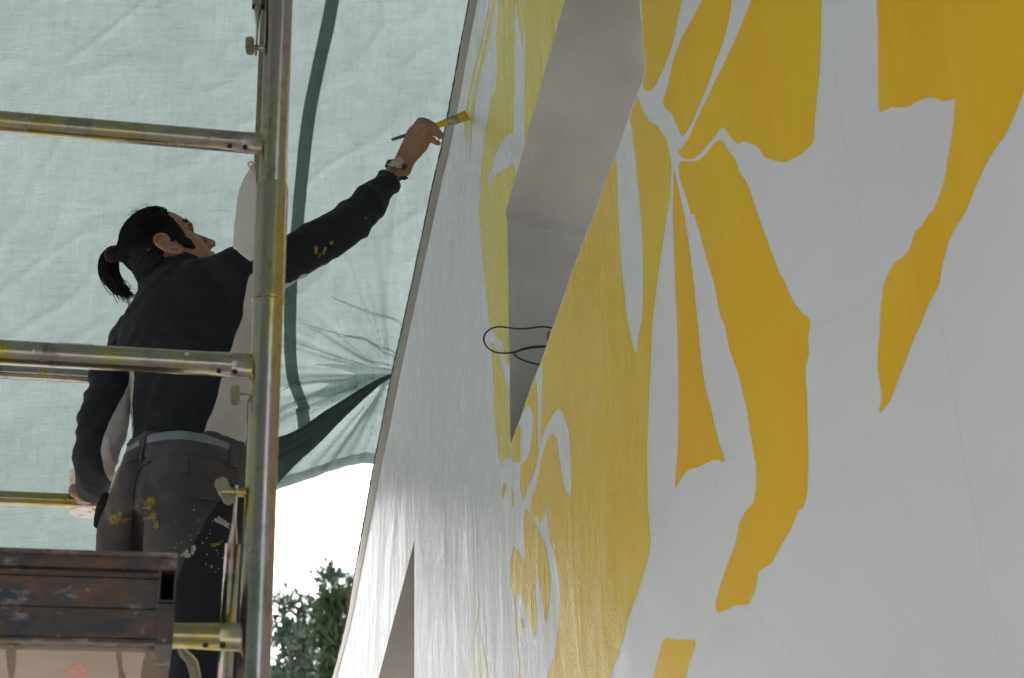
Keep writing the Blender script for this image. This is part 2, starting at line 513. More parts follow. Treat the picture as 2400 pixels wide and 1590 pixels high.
patch_n = [0]
def patch(pts, mat, label=None, sub=3, rough=.0012):
    """a flat area of dried paint, about a millimetre proud of the wall"""
    patch_n[0] += 1
    rnd = random.Random(patch_n[0])
    off = -.00030 - .00001 * patch_n[0]
    q = [wuv(x, y, off) for x, y in pts]
    # resample, with a hand-painted wobble
    out = []
    sm = [Vector(s) for s in catmull([tuple(p) for p in q], sub, True)]
    for a, b in zip(sm, sm[1:] + sm[:1]):
        L = (b - a).length; k = max(1, min(14, int(L / .02)))
        for j in range(k):
            p = a.lerp(b, j / k)
            w = noise.noise(p * 38) * rough * 2.0 + noise.noise(p * 140) * rough
            out.append(p + Vector((w, 0, w * .6)))
    bm = bmesh.new()
    vs_ = [bm.verts.new(p) for p in out]
    for t in tessellate_polygon([[Vector((p.x, p.z, 0)) for p in out]]):
        try: bm.faces.new([vs_[i] for i in t])
        except ValueError: pass
    o = obj('paint_patch', bm, M[mat], wall, smooth=False, world_space=False)
    if label: o['label'] = label
    return o

# left of the slot
for st_ in (V1((462, -200), (492, -200), (478, 0), (452, 150), (416, 330), (376, 500), (345, 640), (328, 760), (316, 860), (310, 960), (303, 1030), (300, 960), (298, 850), (308, 740), (332, 600), (362, 470), (398, 300), (432, 130), (450, 0)),
            V1((452, -200), (458, -200), (440, 0), (412, 180), (372, 350), (338, 500), (306, 650), (286, 780), (270, 880), (262, 950), (259, 900), (268, 780), (290, 650), (322, 490), (360, 340), (402, 170), (432, 0)),
            V1((284, 800), (292, 790), (290, 870), (282, 960), (276, 1000), (272, 960), (278, 880)), V1((300, 900), (308, 880), (306, 1000), (302, 1090), (297, 1040)), V1((392, 1060), (398, 1050), (394, 1130), (385, 1200), (372, 1290), (364, 1260), (380, 1150))):
    patch(st_, 'lime', sub=2, rough=.003)
patch(V1((505, -400), (620, -400), (612, 0), (605, 200), (602, 500), (600, 800), (600, 933), (570, 930), (530, 965), (490, 1040), (450, 1150), (418, 1265), (428, 1298), (460, 1245),
         (500, 1190), (560, 1165), (596, 1137), (612, 1180), (612, 1245), (580, 1360), (550, 1468)) +
      V3((556, 60), (561, 300), (566, 760), (568, 1050), (558, 1055), (545, 1010), (533, 960), (526, 900), (518, 888), (490, 868), (470, 830), (440, 800), (428, 720), (410, 560), (395, 430), (375, 200), (362, 0)) +
      V1((362, 1420), (376, 1310), (372, 1190), (388, 1050), (400, 930), (417, 860), (432, 750), (444, 680), (472, 640), (490, 460), (482, 300), (490, 130)), 'lime', sub=2)
patch(V1((622, -300), (1044, -300), (955, 10), (750, 735), (688, 985), (676, 985), (679, 800), (682, 500), (683, 250), (679, 115), (669, 240), (660, 338), (650, 250), (638, 160), (618, 30)), 'lime', sub=2)
patch(V3((445, 900), (468, 925), (490, 960), (510, 1040), (530, 1100), (545, 1160), (552, 1195), (545, 1300), (530, 1430), (515, 1568)) + V5((460, 150), (452, 196), (445, 180), (430, 0)) +
      V3((470, 1400), (460, 1200), (450, 1000)), 'lime', sub=2)
patch(V3((570, 1190), (576, 1400), (578, 1540)) + V5((519, 100), (520, 195), (500, 200), (482, 206), (466, 250), (468, 190), (472, 90), (478, 10)) + V3((540, 1400), (560, 1250)), 'lime', sub=2)
patch(V5((482, 345), (495, 372), (482, 430), (468, 442), (470, 390)), 'ochre', sub=2)
patch(V5((526, 380), (541, 430), (541, 500), (531, 470)), 'ochre', sub=2)
# the big field right of the slot, with its grey tongues
patch(V1((1457, 668), (1500, 770), (1540, 840), (1570, 865), (1600, 870), (1640, 930), (1670, 985), (1685, 1060), (1695, 1150), (1690, 1300), (1675, 1450)) +
      V3((1662, 20), (1640, 180), (1610, 380), (1590, 550), (1565, 750), (1560, 900), (1545, 1200), (1532, 1500)) +
      V5((1374, 60), (1372, 200), (1375, 400), (1380, 580), (1396, 690), (1390, 760), (1370, 850), (1340, 960), (1310, 1050), (1270, 1150), (1240, 1260), (1200, 1400), (1170, 1480), (1130, 1600), (1060, 1900), (720, 1900), (748, 1600),
         (770, 1500), (800, 1400), (820, 1200), (830, 1050), (822, 930), (798, 820), (772, 720), (757, 640), (749, 560), (743, 462), (735, 540), (710, 602), (690, 580), (660, 540), (640, 505), (650, 460), (668, 400), (695, 320),
         (712, 210), (738, 120), (762, 60), (785, 42), (802, 60), (815, 130), (835, 260), (855, 380), (880, 425), (897, 425), (898, 300), (891, 150), (880, 0)) +
      V3((960, 1450), (940, 1380), (910, 1355), (870, 1400), (830, 1480), (802, 1550)) + V5((712, 110)) +
      V3((787, 1540), (792, 1450), (797, 1250), (801, 1080), (803, 1012), (872, 806), (903, 724), (1013, 404), (1088, 194), (1168, 4)) +
      V1((1228, 1294), (1308, 1092), (1316, 1250), (1326, 1500)) + V3((1340, 250), (1360, 480), (1390, 720), (1420, 880), (1450, 982), (1465, 890), (1480, 790), (1496, 700), (1497, 500), (1496, 250), (1484, 0)) +
      V1((1470, 1350), (1450, 1150), (1435, 1000), (1416, 860), (1406, 830), (1448, 694)), 'ochre', sub=2)
patch(V3((752, 1142), (765, 1250), (770, 1400), (769, 1540)) + V5((697, 140), (690, 200), (670, 280), (640, 350), (615, 420), (600, 470), (590, 440), (580, 370), (584, 290), (592, 234), (604, 230), (632, 185), (648, 110), (661, 0)) +
      V3((740, 1420), (710, 1338), (690, 1345), (664, 1390), (668, 1370), (700, 1275)), 'ochre', sub=2)
patch(V5((528, 112), (548, 40), (562, 0), (583, 0), (580, 120), (586, 200), (572, 226), (548, 222), (531, 214), (528, 150)), 'ochre', sub=2)
patch(V5((620, 520), (645, 545), (685, 630), (725, 700), (745, 770), (760, 880), (770, 980), (760, 1100), (748, 1205), (738, 1210), (728, 1130), (710, 1030), (690, 930), (679, 885), (676, 960), (678, 1080), (684, 1200),
         (682, 1270), (670, 1302), (655, 1260), (630, 1190), (605, 1120), (590, 1060), (570, 1045), (555, 1050), (549, 1110), (540, 1112), (530, 1020), (518, 920), (515, 860), (530, 790), (545, 742), (570, 780), (600, 830),
         (616, 858), (612, 780), (603, 700), (600, 600), (609, 530)), 'ochre', sub=2)
patch(V5((590, 1188), (602, 1215), (604, 1250), (595, 1266), (582, 1236)), 'ochre', sub=2)
patch(V5((549, 1120), (556, 1122), (564, 1300), (584, 1600), (600, 1900), (588, 1900), (570, 1600), (555, 1300)), 'ochre', sub=2)
patch(V5((330, 1285), (352, 1390), (372, 1480), (380, 1600), (380, 1900), (262, 1900), (276, 1600), (292, 1470), (312, 1370)), 'cream', sub=2)
patch(V5((314, 1025), (326, 1120), (318, 1190), (302, 1255), (300, 1200), (312, 1120)), 'cream', sub=2)
# bow shapes of the right-hand side
patch(V1((1500, -350), (1830, -350), (1770, 0), (1740, 130), (1710, 280), (1660, 430), (1600, 560), (1570, 610), (1530, 632), (1502, 615), (1497, 580), (1520, 475), (1514, 420), (1503, 300), (1492, 120)), 'ochre')
patch(V1((2080, -350), (2180, -350), (2115, 0), (2090, 150), (2050, 300), (2000, 430), (1950, 580), (1900, 700), (1860, 800), (1810, 900), (1770, 940), (1740, 880), (1710, 820), (1690, 780), (1650, 740), (1640, 690), (1670, 600), (1690, 500),
         (1720, 390), (1760, 280), (1830, 150), (1910, 0)), 'gold')
patch(V1((2400, -350), (2250, 0), (2180, 180), (2080, 400), (2000, 560), (1940, 690), (1900, 770), (1850, 880), (1820, 950), (1780, 1010), (1745, 1050), (1760, 1080), (1790, 1105), (1850, 1098), (1900, 1060), (1980, 970), (2030, 900),
         (2055, 885), (2090, 925), (2120, 970), (2160, 995), (2200, 980), (2250, 1000), (2300, 1020)) +
      V2((555, 1075), (600, 1105), (660, 1122), (740, 1115), (830, 1060), (880, 1020), (905, 980), (915, 850), (925, 700), (945, 530), (955, 300), (958, 0), (960, -350)), 'gold')
patch(V1((1755, 1125), (1860, 1118), (1920, 1085), (1990, 1000), (2040, 975), (2080, 1035), (2120, 1080), (2145, 1140), (2160, 1180), (2190, 1230), (2240, 1320), (2270, 1420)) +
      V4((520, 20), (560, 120), (610, 260), (650, 370), (720, 520), (770, 620), (830, 690), (880, 750), (880, 800), (868, 870), (878, 940), (858, 1040), (850, 1140), (860, 1250), (865, 1400)) +
      V6((778, 0), (780, 250), (775, 400), (765, 450), (745, 510), (722, 520), (680, 620), (650, 680), (610, 740), (580, 800), (550, 850), (520, 875), (490, 890), (470, 910), (455, 1000), (440, 1050), (415, 1090), (405, 1110),
         (345, 1108), (310, 1125), (270, 1142), (222, 1150), (203, 1110), (230, 1000), (290, 830), (330, 720), (350, 610), (390, 530), (440, 470), (455, 370), (458, 250), (440, 150), (415, 0)) +
      V4((440, 1350), (400, 1180), (365, 1060), (325, 950), (290, 780), (260, 700), (220, 500), (180, 360), (150, 250), (110, 120), (80, 10)) + V1((1835, 1480), (1790, 1340), (1760, 1270), (1750, 1200)), 'gold')
patch(V1((1715, 1190), (1730, 1250), (1760, 1380)) + V3((1782, 10), (1810, 180), (1850, 500), (1880, 800), (1920, 1150), (1980, 1400)) +
      V5((1795, 10), (1820, 100), (1845, 180), (1855, 215), (1850, 222), (1800, 208), (1740, 230), (1690, 255), (1640, 265), (1600, 300), (1560, 368), (1547, 372), (1558, 200), (1565, 20)) +
      V3((1745, 1200), (1735, 800), (1715, 300), (1705, 20)) + V1((1708, 1300)), 'gold')
patch(V2((1343, -350), (1345, 0), (1352, 200), (1355, 500), (1358, 750), (1380, 775), (1430, 750), (1480, 742), (1525, 750), (1580, 735), (1630, 700), (1700, 680), (1750, 685), (1800, 700), (1850, 695), (1884, 690), (1880, 800), (1865, 950),
         (1830, 1150), (1800, 1300), (1740, 1450)) +
      V4((1705, 8), (1660, 80), (1600, 150), (1580, 230), (1530, 300), (1465, 350), (1410, 450), (1385, 540), (1370, 700), (1360, 900), (1350, 1000), (1360, 1150), (1375, 1280), (1360, 1385), (1400, 1350), (1440, 1290), (1480, 1190),
         (1530, 1060), (1590, 900), (1650, 770), (1710, 620), (1770, 510), (1790, 400), (1830, 240), (1890, 100), (1950, 10)) +
      V2((1990, 1400), (2070, 1200), (2180, 1010), (2230, 950), (2300, 800), (2367, 640), (2600, 200), (2900, -350)), 'gold')
patch(V5((1470, 1332), (1500, 1318), (1560, 1330), (1670, 1332), (1660, 1400), (1630, 1480), (1610, 1568), (1540, 1900), (1350, 1900), (1410, 1568), (1440, 1440), (1460, 1360)), 'gold', sub=2)

def pencil(pts, w=.0015):
    q = [Vector(s) for s in catmull([tuple(wuv(x, y, -.00018)) for x, y in pts], 5)]
    bm = bmesh.new(); L, Rr = [], []
    for i, p in enumerate(q):
        t = (q[min(i + 1, len(q) - 1)] - q[max(i - 1, 0)]).normalized()
        n = Vector((-t.z, 0, t.x)) * w * (.6 + .4 * abs(noise.noise(p * 30)))
        L.append(bm.verts.new(p + n)); Rr.append(bm.verts.new(p - n))
    for i in range(len(q) - 1): bm.faces.new((L[i], L[i + 1], Rr[i + 1], Rr[i]))
    obj('pencil_line', bm, M['pencil'], wall, smooth=False, world_space=False)
for ln in ([(2048, 1640), (2110, 1535), (2200, 1430), (2300, 1335), (2400, 1245), (2480, 1180)], [(2190, 710), (2215, 800), (2240, 950), (2262, 1090), (2290, 1240), (2320, 1400), (2350, 1580)],
           V2((1440, 770), (1500, 920), (1550, 1150), (1600, 1350), (1640, 1568)), V2((1040, 300), (1070, 600), (1110, 940), (1180, 1200), (1230, 1568)), V2((1020, 985), (1120, 935), (1260, 880), (1365, 800)),
           V4((890, 755), (980, 760), (1060, 735), (1200, 650), (1340, 540)), V6((780, 490), (860, 440), (960, 320), (1080, 160), (1200, 20)), V6((85, 1310), (130, 1240), (180, 1180), (270, 1142), (350, 1112), (430, 1140), (500, 1220), (600, 1320), (700, 1430)),
           V5((1400, 720), (1440, 630), (1480, 520), (1520, 430)), V5((1740, 1000), (1765, 900), (1790, 850), (1830, 740)), V5((1735, 415), (1780, 370), (1810, 372), (1790, 330), (1785, 280)), V5((1835, 230), (1880, 200), (1930, 165))):
    pencil(ln)

# cable loop hanging in the slot
def cable():
    def pts(zs, ws): return [WORG + Matrix.Rotation(math.atan2(WD.y, WD.x), 3, 'Z') @ wuv(*V3(z)[0], w) for z, w in zip(zs, ws)]
    bm = bmesh.new()
    a = [(930, 830), (870, 797), (800, 788), (720, 797), (640, 802), (570, 795), (500, 788), (440, 805), (402, 845), (398, 890), (425, 935), (480, 965), (550, 970), (610, 962), (680, 938), (750, 925), (830, 922), (900, 925)]
    n = len(a)
    tube(bm, pts(a, [.09 - .13 * math.sin(math.pi * i / (n - 1)) for i in range(n)]), .0021, 8, 5, True)
    b = [(900, 925), (830, 926), (740, 932), (660, 948), (606, 974), (640, 1005), (700, 1030), (780, 1050), (850, 1065)]
    n = len(b)
    tube(bm, pts(b, [.09 - .11 * math.sin(math.pi * i / (n - 1)) for i in range(n)]), .0021, 8, 5, True)
    o = obj('cable', bm, simple('black_rubber', (.009, .009, .009), .45, var=.2, scale=80))
    tag(o, 'thin black cable looping out of the grey slot in the mural wall', 'cable')
    bm = bmesh.new(); c = pts([(856, 850)], [.03])[0]
    box(bm, c, WD, WN, Vector((0, 0, 1)), .004, .008, .010, .0015)
    obj('cable_clip', bm, M['dullzinc'], o)
cable()

# ------------------------------------------------------------------ tarp
TY = 4.75
HEM = [(-1500, 1180), (-900, 1200), (-420, 1240), (-200, 1330), (-60, 1480), (0, 1500), (230, 1420), (400, 1300), (560, 1185), (640, 1136), (700, 1112), (760, 1092), (820, 1076), (866, 1066), (960, 1062), (1100, 1064)]
TIE = D(900, 866, TY)
hem3 = [D(x, y, TY) for x, y in HEM]
def hem_z(X):
    for a, b in zip(hem3, hem3[1:]):
        if a.x <= X <= b.x:
            return a.z + (b.z - a.z) * (X - a.x) / (b.x - a.x)
    return hem3[0].z if X < hem3[0].x else hem3[-1].z
def tarp_y(X, Z):
    """depth of the hanging sheet: slow sag, creases and pleats that gather at the tie on the wall's edge"""
    y = TY + .05 * math.sin(X * 1.3 + .4) + .035 * noise.noise(Vector((X * .9, 0, Z * .7)))
    y += .006 * noise.noise(Vector((X * 3.1, 3, Z * 1.4)) ) + .004 * noise.noise(Vector((X * 9 + Z * 2, 7, Z * 5)))
    dx, dz = X - TIE.x, Z - TIE.z
    r = math.hypot(dx, dz)
    a = math.atan2(dz, -dx)
    env = min(1, r / .10) * math.exp(-(r / .60) ** 2)
    y -= env * .030 * noise.noise(Vector((a * 3.6, r * .9, 2)))
    y -= min(1, r / .16) * math.exp(-(r / .85) ** 2) * .0075 * (1 - 2.6 * abs(noise.noise(Vector((a * 7.5, r * 1.3, 5)))))
    c1 = noise.noise(Vector((X * 2.3 + Z * 1.1, 11, Z * 2.0 - X * .8)))
    y -= .0022 * max(0, 1 - 9 * abs(c1))                                  # soft crease lines of a folded sheet
    c2 = noise.noise(Vector((X * 4.1 - Z * 1.9, 17, Z * 3.3)))
    y -= .003 * max(0, 1 - 6 * abs(c2))
    return y

tarp = empty('tarp', (D(300, 800, TY).x, TY, 0), 'translucent pale green tarpaulin sheet hung behind the painter and tied to the wall edge', 'tarpaulin')
def build_tarp():
    x0, x1 = -3.6, .45
    ztop = 5.05
    nx, nz = 640, 400
    bm = bmesh.new()
    xs = [x0 + (x1 - x0) * (i / nx) for i in range(nx + 1)]
    # denser towards the tie
    rows = []
    for j in range(nz + 1):
        row = []
        for X in xs:
            hz = hem_z(X) + .006 * noise.noise(Vector((X * 12, 1, 0)))
            s = j / nz
            Z = hz + (ztop - hz) * s
            row.append(bm.verts.new((X, tarp_y(X, Z), Z)))
        rows.append(row)
    for j in range(nz):
        for i in range(nx):
            bm.faces.new((rows[j][i], rows[j][i + 1], rows[j + 1][i + 1], rows[j + 1][i]))
    obj('sheet', bm, M['tarp'], tarp)
    # unseen roof sheet, added to shade the upper part of the wall
    bm = bmesh.new(); rows = []
    for j in range(25):
        t = j / 24; row = []
        for i in range(41):
            X = -3.65 + 5.6 * i / 40
            Y = tarp_y(X, 5.05) * (1 - t) + (-1.7) * t
            row.append(bm.verts.new((X, Y, 5.05 + .5 * math.sin(min(1, t * 2.2) * 1.57) + .04 * noise.noise(Vector((X * 2, Y * 2, 9))))))
        rows.append(row)
    for A, B in zip(rows, rows[1:]):
        for i in range(40): bm.faces.new((A[i], A[i + 1], B[i + 1], B[i]))
    obj('added_roof_sheet', bm, tarp_mat('added_roof_tarp', (.30, .38, .35), (.062, .073, .071)), tarp)
    path = [Vector((-3.55, TY + .02, 0)), Vector((-3.7, 3.0, 0)), Vector((-3.75, 1.0, 0)), Vector((-3.6, -1.2, 0)), Vector((-2.0, -1.7, 0)), Vector((0, -1.75, 0)), Vector((1.9, -1.7, 0))]  # unseen side and rear sheets, added to hold light off the wall
    bm = bmesh.new(); rows = []
    for p in catmull([tuple(q) for q in path], 10):
        row = []
        for j in range(25):
            hz = 2.75 - .68 * min(1, max(0, (4.2 - p[1]) / 4.5)); z = hz + (5.6 - hz) * j / 24
            k = .05 * noise.noise(Vector((p[0] * 2 + p[1] * 2, z * .8, 3)))
            row.append(bm.verts.new((p[0] + k, p[1] + k, z)))
        rows.append(row)
    for A, B in zip(rows, rows[1:]):
        for j in range(24): bm.faces.new((A[j], A[j + 1], B[j + 1], B[j]))
    obj('added_side_sheet', bm, M['tarp'], tarp)
    # hem: doubled strip along the lower edge
    bm = bmesh.new(); pr = None
    for X in xs:
        hz = hem_z(X) + .006 * noise.noise(Vector((X * 12, 1, 0)))
        w = .034
        cur = [bm.verts.new((X, tarp_y(X, hz + w * k) - .006 - (.004 if k == .5 else 0), hz - .004 + w * k)) for k in (0, .5, 1)]
        if pr:
            for k in range(2): bm.faces.new((pr[k], cur[k], cur[k + 1], pr[k + 1]))
        pr = cur
    obj('hem', bm, M['tarphem'], tarp)
    # sewn dark reinforcing band running down the sheet
    def band(path, wpx, name):
        sm = catmull([(x, y, w) for (x, y), w in zip(path, wpx)], 8)
        bm = bmesh.new(); pr = None
        for i, (x, y, w) in enumerate(sm):
            l, r_ = D(x - w / 2, y, TY), D(x + w / 2, y + (w * .10), TY)
            cur = []
            for k in range(5):
                p = l.lerp(r_, k / 4)
                cur.append(bm.verts.new((p.x, tarp_y(p.x, p.z) - .007, p.z)))
            if pr:
                for k in range(4): bm.faces.new((pr[k], cur[k], cur[k + 1], pr[k + 1]))
            pr = cur
        obj(name, bm, M['tarpband'], tarp)
    band([(800, -260), (772, 0), (738, 170), (715, 290), (698, 440), (686, 560), (676, 640), (673, 740), (674, 840), (682, 890), (706, 950)], [33, 31, 30, 30, 29, 28, 28, 28, 28, 29, 29], 'seam_band')
    band([(700, 948), (704, 975), (706, 1010)], [30, 30, 30], 'seam_band')
    # gathered roll of cloth sagging away from the tie
    path = [(905, 868), (872, 885), (830, 915), (780, 955), (730, 998), (680, 1034), (630, 1062), (560, 1110), (470, 1180), (380, 1270)]
    half = [4, 7, 12, 18, 26, 34, 42, 50, 56, 60]
    bm = bmesh.new()
    sm = catmull([(x, y, h) for (x, y), h in zip(path, half)], 7)
    rings = []
    for i, (x, y, h) in enumerate(sm):
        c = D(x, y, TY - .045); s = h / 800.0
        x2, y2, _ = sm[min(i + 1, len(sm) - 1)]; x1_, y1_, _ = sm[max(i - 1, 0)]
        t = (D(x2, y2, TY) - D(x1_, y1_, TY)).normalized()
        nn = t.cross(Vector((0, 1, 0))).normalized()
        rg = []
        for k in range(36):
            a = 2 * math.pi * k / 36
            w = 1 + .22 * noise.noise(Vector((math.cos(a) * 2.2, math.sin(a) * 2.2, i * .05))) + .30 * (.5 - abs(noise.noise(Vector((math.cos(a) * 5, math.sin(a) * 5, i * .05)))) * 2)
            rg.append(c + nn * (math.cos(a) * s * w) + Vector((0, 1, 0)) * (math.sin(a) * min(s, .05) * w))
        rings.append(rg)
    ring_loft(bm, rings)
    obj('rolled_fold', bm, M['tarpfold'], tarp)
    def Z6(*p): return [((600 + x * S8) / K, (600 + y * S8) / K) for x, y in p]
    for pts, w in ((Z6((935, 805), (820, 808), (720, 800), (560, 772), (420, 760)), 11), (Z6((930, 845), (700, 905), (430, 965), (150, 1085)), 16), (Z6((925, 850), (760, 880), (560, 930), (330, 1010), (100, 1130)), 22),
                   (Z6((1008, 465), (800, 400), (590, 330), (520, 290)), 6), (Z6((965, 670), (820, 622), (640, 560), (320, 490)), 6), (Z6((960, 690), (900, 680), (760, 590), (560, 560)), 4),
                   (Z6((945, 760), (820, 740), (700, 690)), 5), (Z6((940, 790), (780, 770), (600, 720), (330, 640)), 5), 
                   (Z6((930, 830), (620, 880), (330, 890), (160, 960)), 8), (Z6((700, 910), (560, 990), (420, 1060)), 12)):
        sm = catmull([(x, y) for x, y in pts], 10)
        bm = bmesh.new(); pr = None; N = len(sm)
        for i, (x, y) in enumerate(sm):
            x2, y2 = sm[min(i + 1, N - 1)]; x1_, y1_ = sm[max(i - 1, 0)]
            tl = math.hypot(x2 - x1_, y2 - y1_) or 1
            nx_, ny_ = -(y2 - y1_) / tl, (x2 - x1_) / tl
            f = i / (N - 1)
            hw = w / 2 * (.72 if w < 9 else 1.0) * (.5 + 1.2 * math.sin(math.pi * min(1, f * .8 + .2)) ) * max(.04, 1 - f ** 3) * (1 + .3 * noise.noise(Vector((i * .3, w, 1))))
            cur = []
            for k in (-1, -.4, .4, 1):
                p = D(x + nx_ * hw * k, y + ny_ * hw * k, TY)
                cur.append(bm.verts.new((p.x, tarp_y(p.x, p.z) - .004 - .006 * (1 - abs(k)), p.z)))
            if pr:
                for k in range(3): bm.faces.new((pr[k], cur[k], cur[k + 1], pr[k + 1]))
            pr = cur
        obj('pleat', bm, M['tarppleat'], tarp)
build_tarp()

# ------------------------------------------------------------------ scaffold
DX = Vector((math.cos(R(12.8)), math.sin(R(12.8)), 0)); DY = Vector((-math.sin(R(12.8)), math.cos(R(12.8)), 0)); UZ = Vector((0, 0, 1))
NEAR_Y, FAR_Y = 2.45, 3.97
PN = P(625, 795, NEAR_Y); PN = Vector((PN.x, PN.y, 0))
PF = P(617, 304, FAR_Y); PF = Vector((PF.x, PF.y, 0))
def zat(px, py, base):                      # height where the pixel's ray passes the post
    return P(px, py, base.y).z
near = empty('scaffold', PN, 'yellow zinc scaffold frame with thick post and rungs in front of the painter', 'scaffold', 'scaffold frames')
far = empty('scaffold', PF, 'thinner scaffold frame behind the painter with two rails crossing at his hip and hand', 'scaffold', 'scaffold frames')
POST_R = .0243
def vtube(bm, base, z0, z1, r, n=24):
    tube(bm, [base + UZ * z0, base + UZ * z1], r, n)

def hole_ring(bm, c, axis, r=.0042):
    u, v = frame_of(axis)
    ring_loft(bm, [[c + axis * .0016 + (u * math.cos(a) + v * math.sin(a)) * r for a in (k * math.pi / 5 for k in range(10))],
                   [c - axis * .002 + (u * math.cos(a) + v * math.sin(a)) * r for a in (k * math.pi / 5 for k in range(10))]])

def build_near():
    W = 1.05
    zc0, zc1 = zat(625, 708, PN), zat(630, 437, PN)              # coupler sleeve
    bm = bmesh.new(); vtube(bm, PN, 0.03, zc0 + .01, POST_R); obj('post', bm, M['zinc'], near)
    bm = bmesh.new(); vtube(bm, PN, zc0 - .01, 4.4, POST_R * .955); obj('post', bm, M['zinc'], near)
    bm = bmesh.new()
    tube(bm, [PN + UZ * z for z in (zc0 - .001, zc0, zc0 + .004, zc0 + .007, zc1 - .004, zc1, zc1 + .001)], [POST_R * 1.02, POST_R * 1.11, POST_R * 1.13, POST_R * 1.09, POST_R * 1.09, POST_R * 1.05, POST_R * .95], 28)
    obj('coupler_sleeve', bm, M['zinc'], near)
    bm = bmesh.new(); vtube(bm, PN - DX * W, .03, 4.4, POST_R); obj('post', bm, M['zinc'], near)
    for base in (PN, PN - DX * W):
        bm = bmesh.new(); box(bm, base + UZ * .015, DX, DY, UZ, .07, .07, .012, .003); obj('base_plate', bm, M['dullzinc'], near)
    for k, (px, py, r) in enumerate(((608, 341, .0178), (570, 862, .0190), (545, 1496, .0190))):
        z = zat(px, py, PN)
        a, b = PN - DX * (W - .01) + UZ * z, PN - DX * .018 + UZ * z
        L = (b - a).length
        bm = bmesh.new()
        st = [(a, r, r), (a + DX * (L - .115), r, r), (a + DX * (L - .07), r * .96, r * 1.02), (a + DX * (L - .028), r * .62, r * 1.12), (b, r * .55, r * 1.14)]
        loft(bm, [(c, DY * ry, UZ * rz) for c, ry, rz in st], 24, 5, False)
        ru = obj('rung', bm, M['zinc'], near)
        bm = bmesh.new()
        for q in (.055, .030):
            c = b - DX * q + UZ * (-r * .80) - DY * (r * .58)
            hole_ring(bm, c, (-DY * .62 - UZ * .78).normalized())
        obj('bolt_hole', bm, M['hole'], ru)
        bm = bmesh.new()
        tube(bm, [b - DX * .004, b + DX * .004], r * 1.2, 20); 
        for v in bm.verts: v.co -= DY * ((v.co - b).dot(DY) * .42)
        obj('weld', bm, M['zinc'], ru)
        if k == 1:       # flaked white paint
            for (x0_, x1_, dn) in ((122, 205, 0), (64, 70, 1), (432, 441, 1)):
                bm = bmesh.new()
                X = D(x0_, 800, PN.y)
                pts = []
                ax0 = (D(x0_, 800, a.y + .04) - a).dot(DX); ax1 = (D(x1_, 805, a.y + .05) - a).dot(DX)
                th0, th1 = (R(68), R(100)) if dn == 0 else (R(150), R(165)) if x0_ < 100 else (R(118), R(132))
                grid = []
                for i in range(9):
                    s = i / 8; row = []
                    for j in range(5):
                        th = th0 + (th1 - th0) * (j / 4) * (1 - .35 * s * (dn == 0)) + .10 * noise.noise(Vector((i * .8, j, x0_)))
                        c = a + DX * (ax0 + (ax1 - ax0) * s)
                        row.append(bm.verts.new(c + (UZ * math.sin(th) * 1.0 - DY * (-math.cos(th)) * 0) * (r + .0006) - DY * (abs(math.cos(th)) ** 1.0) * (r + .0006) if th <= math.pi / 2 or dn == 0
                                                else c + (UZ * (1 - (th - math.pi / 2) / (math.pi / 2) * 1.6) - DY * .9).normalized() * (r + .0008)))
                    grid.append(row)
                for i in range(8):
                    for j in range(4): bm.faces.new((grid[i][j], grid[i + 1][j], grid[i + 1][j + 1], grid[i][j + 1]))
                obj('paint_flake', bm, M['whitepaint'], ru)
    # pins with gravity locks on the inner side of the post
    def lock(px, py, name, big=1.0, tilt=0.0):
        z = zat(px, py, PN)
        c = PN + UZ * z - DX * POST_R
        bm = bmesh.new()
        tube(bm, [c + DX * .004, c - DX * .026 * big], .0052 * big, 14, 1, True)
        pin = obj(name, bm, M['zinc'], near)
        bm = bmesh.new()
        t = (UZ * math.cos(tilt) - DX * math.sin(tilt)).normalized(); u = DY.cross(t).normalized()
        cc = c - DX * .023 * big - DY * .004
        pr = [(-.017, .004), (-.012, .0075), (0, .0072), (.012, .0078), (.017, .005)]
        rows = [[cc + t * (h * big) + u * (w * big * s) + DY * d for s, d in ((-1, -.002), (1, -.002), (1, .002), (-1, .002))] for h, w in pr]
        ring_loft(bm, rows)
        obj('lock_plate', bm, M['dullzinc'], pin)
    lock(612, 118, 'lock_pin', 1.0, R(4))
    lock(570, 934, 'lock_pin', .95, R(2))
    lock(556, 1158, 'lock_pin', 1.3, R(28))
build_near()

def build_far():
    W = 1.05; r = .0175
    bm = bmesh.new(); vtube(bm, PF, .03, 4.9, .0215); obj('post', bm, M['dullzinc'], far)
    bm = bmesh.new(); vtube(bm, PF - DX * W, .03, 4.9, .0215); obj('post', bm, M['dullzinc'], far)
    for base in (PF, PF - DX * W):
        bm = bmesh.new(); box(bm, base + UZ * .015, DX, DY, UZ, .07, .07, .012, .003); obj('base_plate', bm, M['dullzinc'], far)
    for px, py in ((0, 869), (0, 1163)):
        z = P(px, py, PF.y - .145).z
        bm = bmesh.new(); tube(bm, [PF - DX * W + UZ * z, PF + UZ * z], r, 20)
        obj('rung', bm, M['zinc'], far)
build_far()

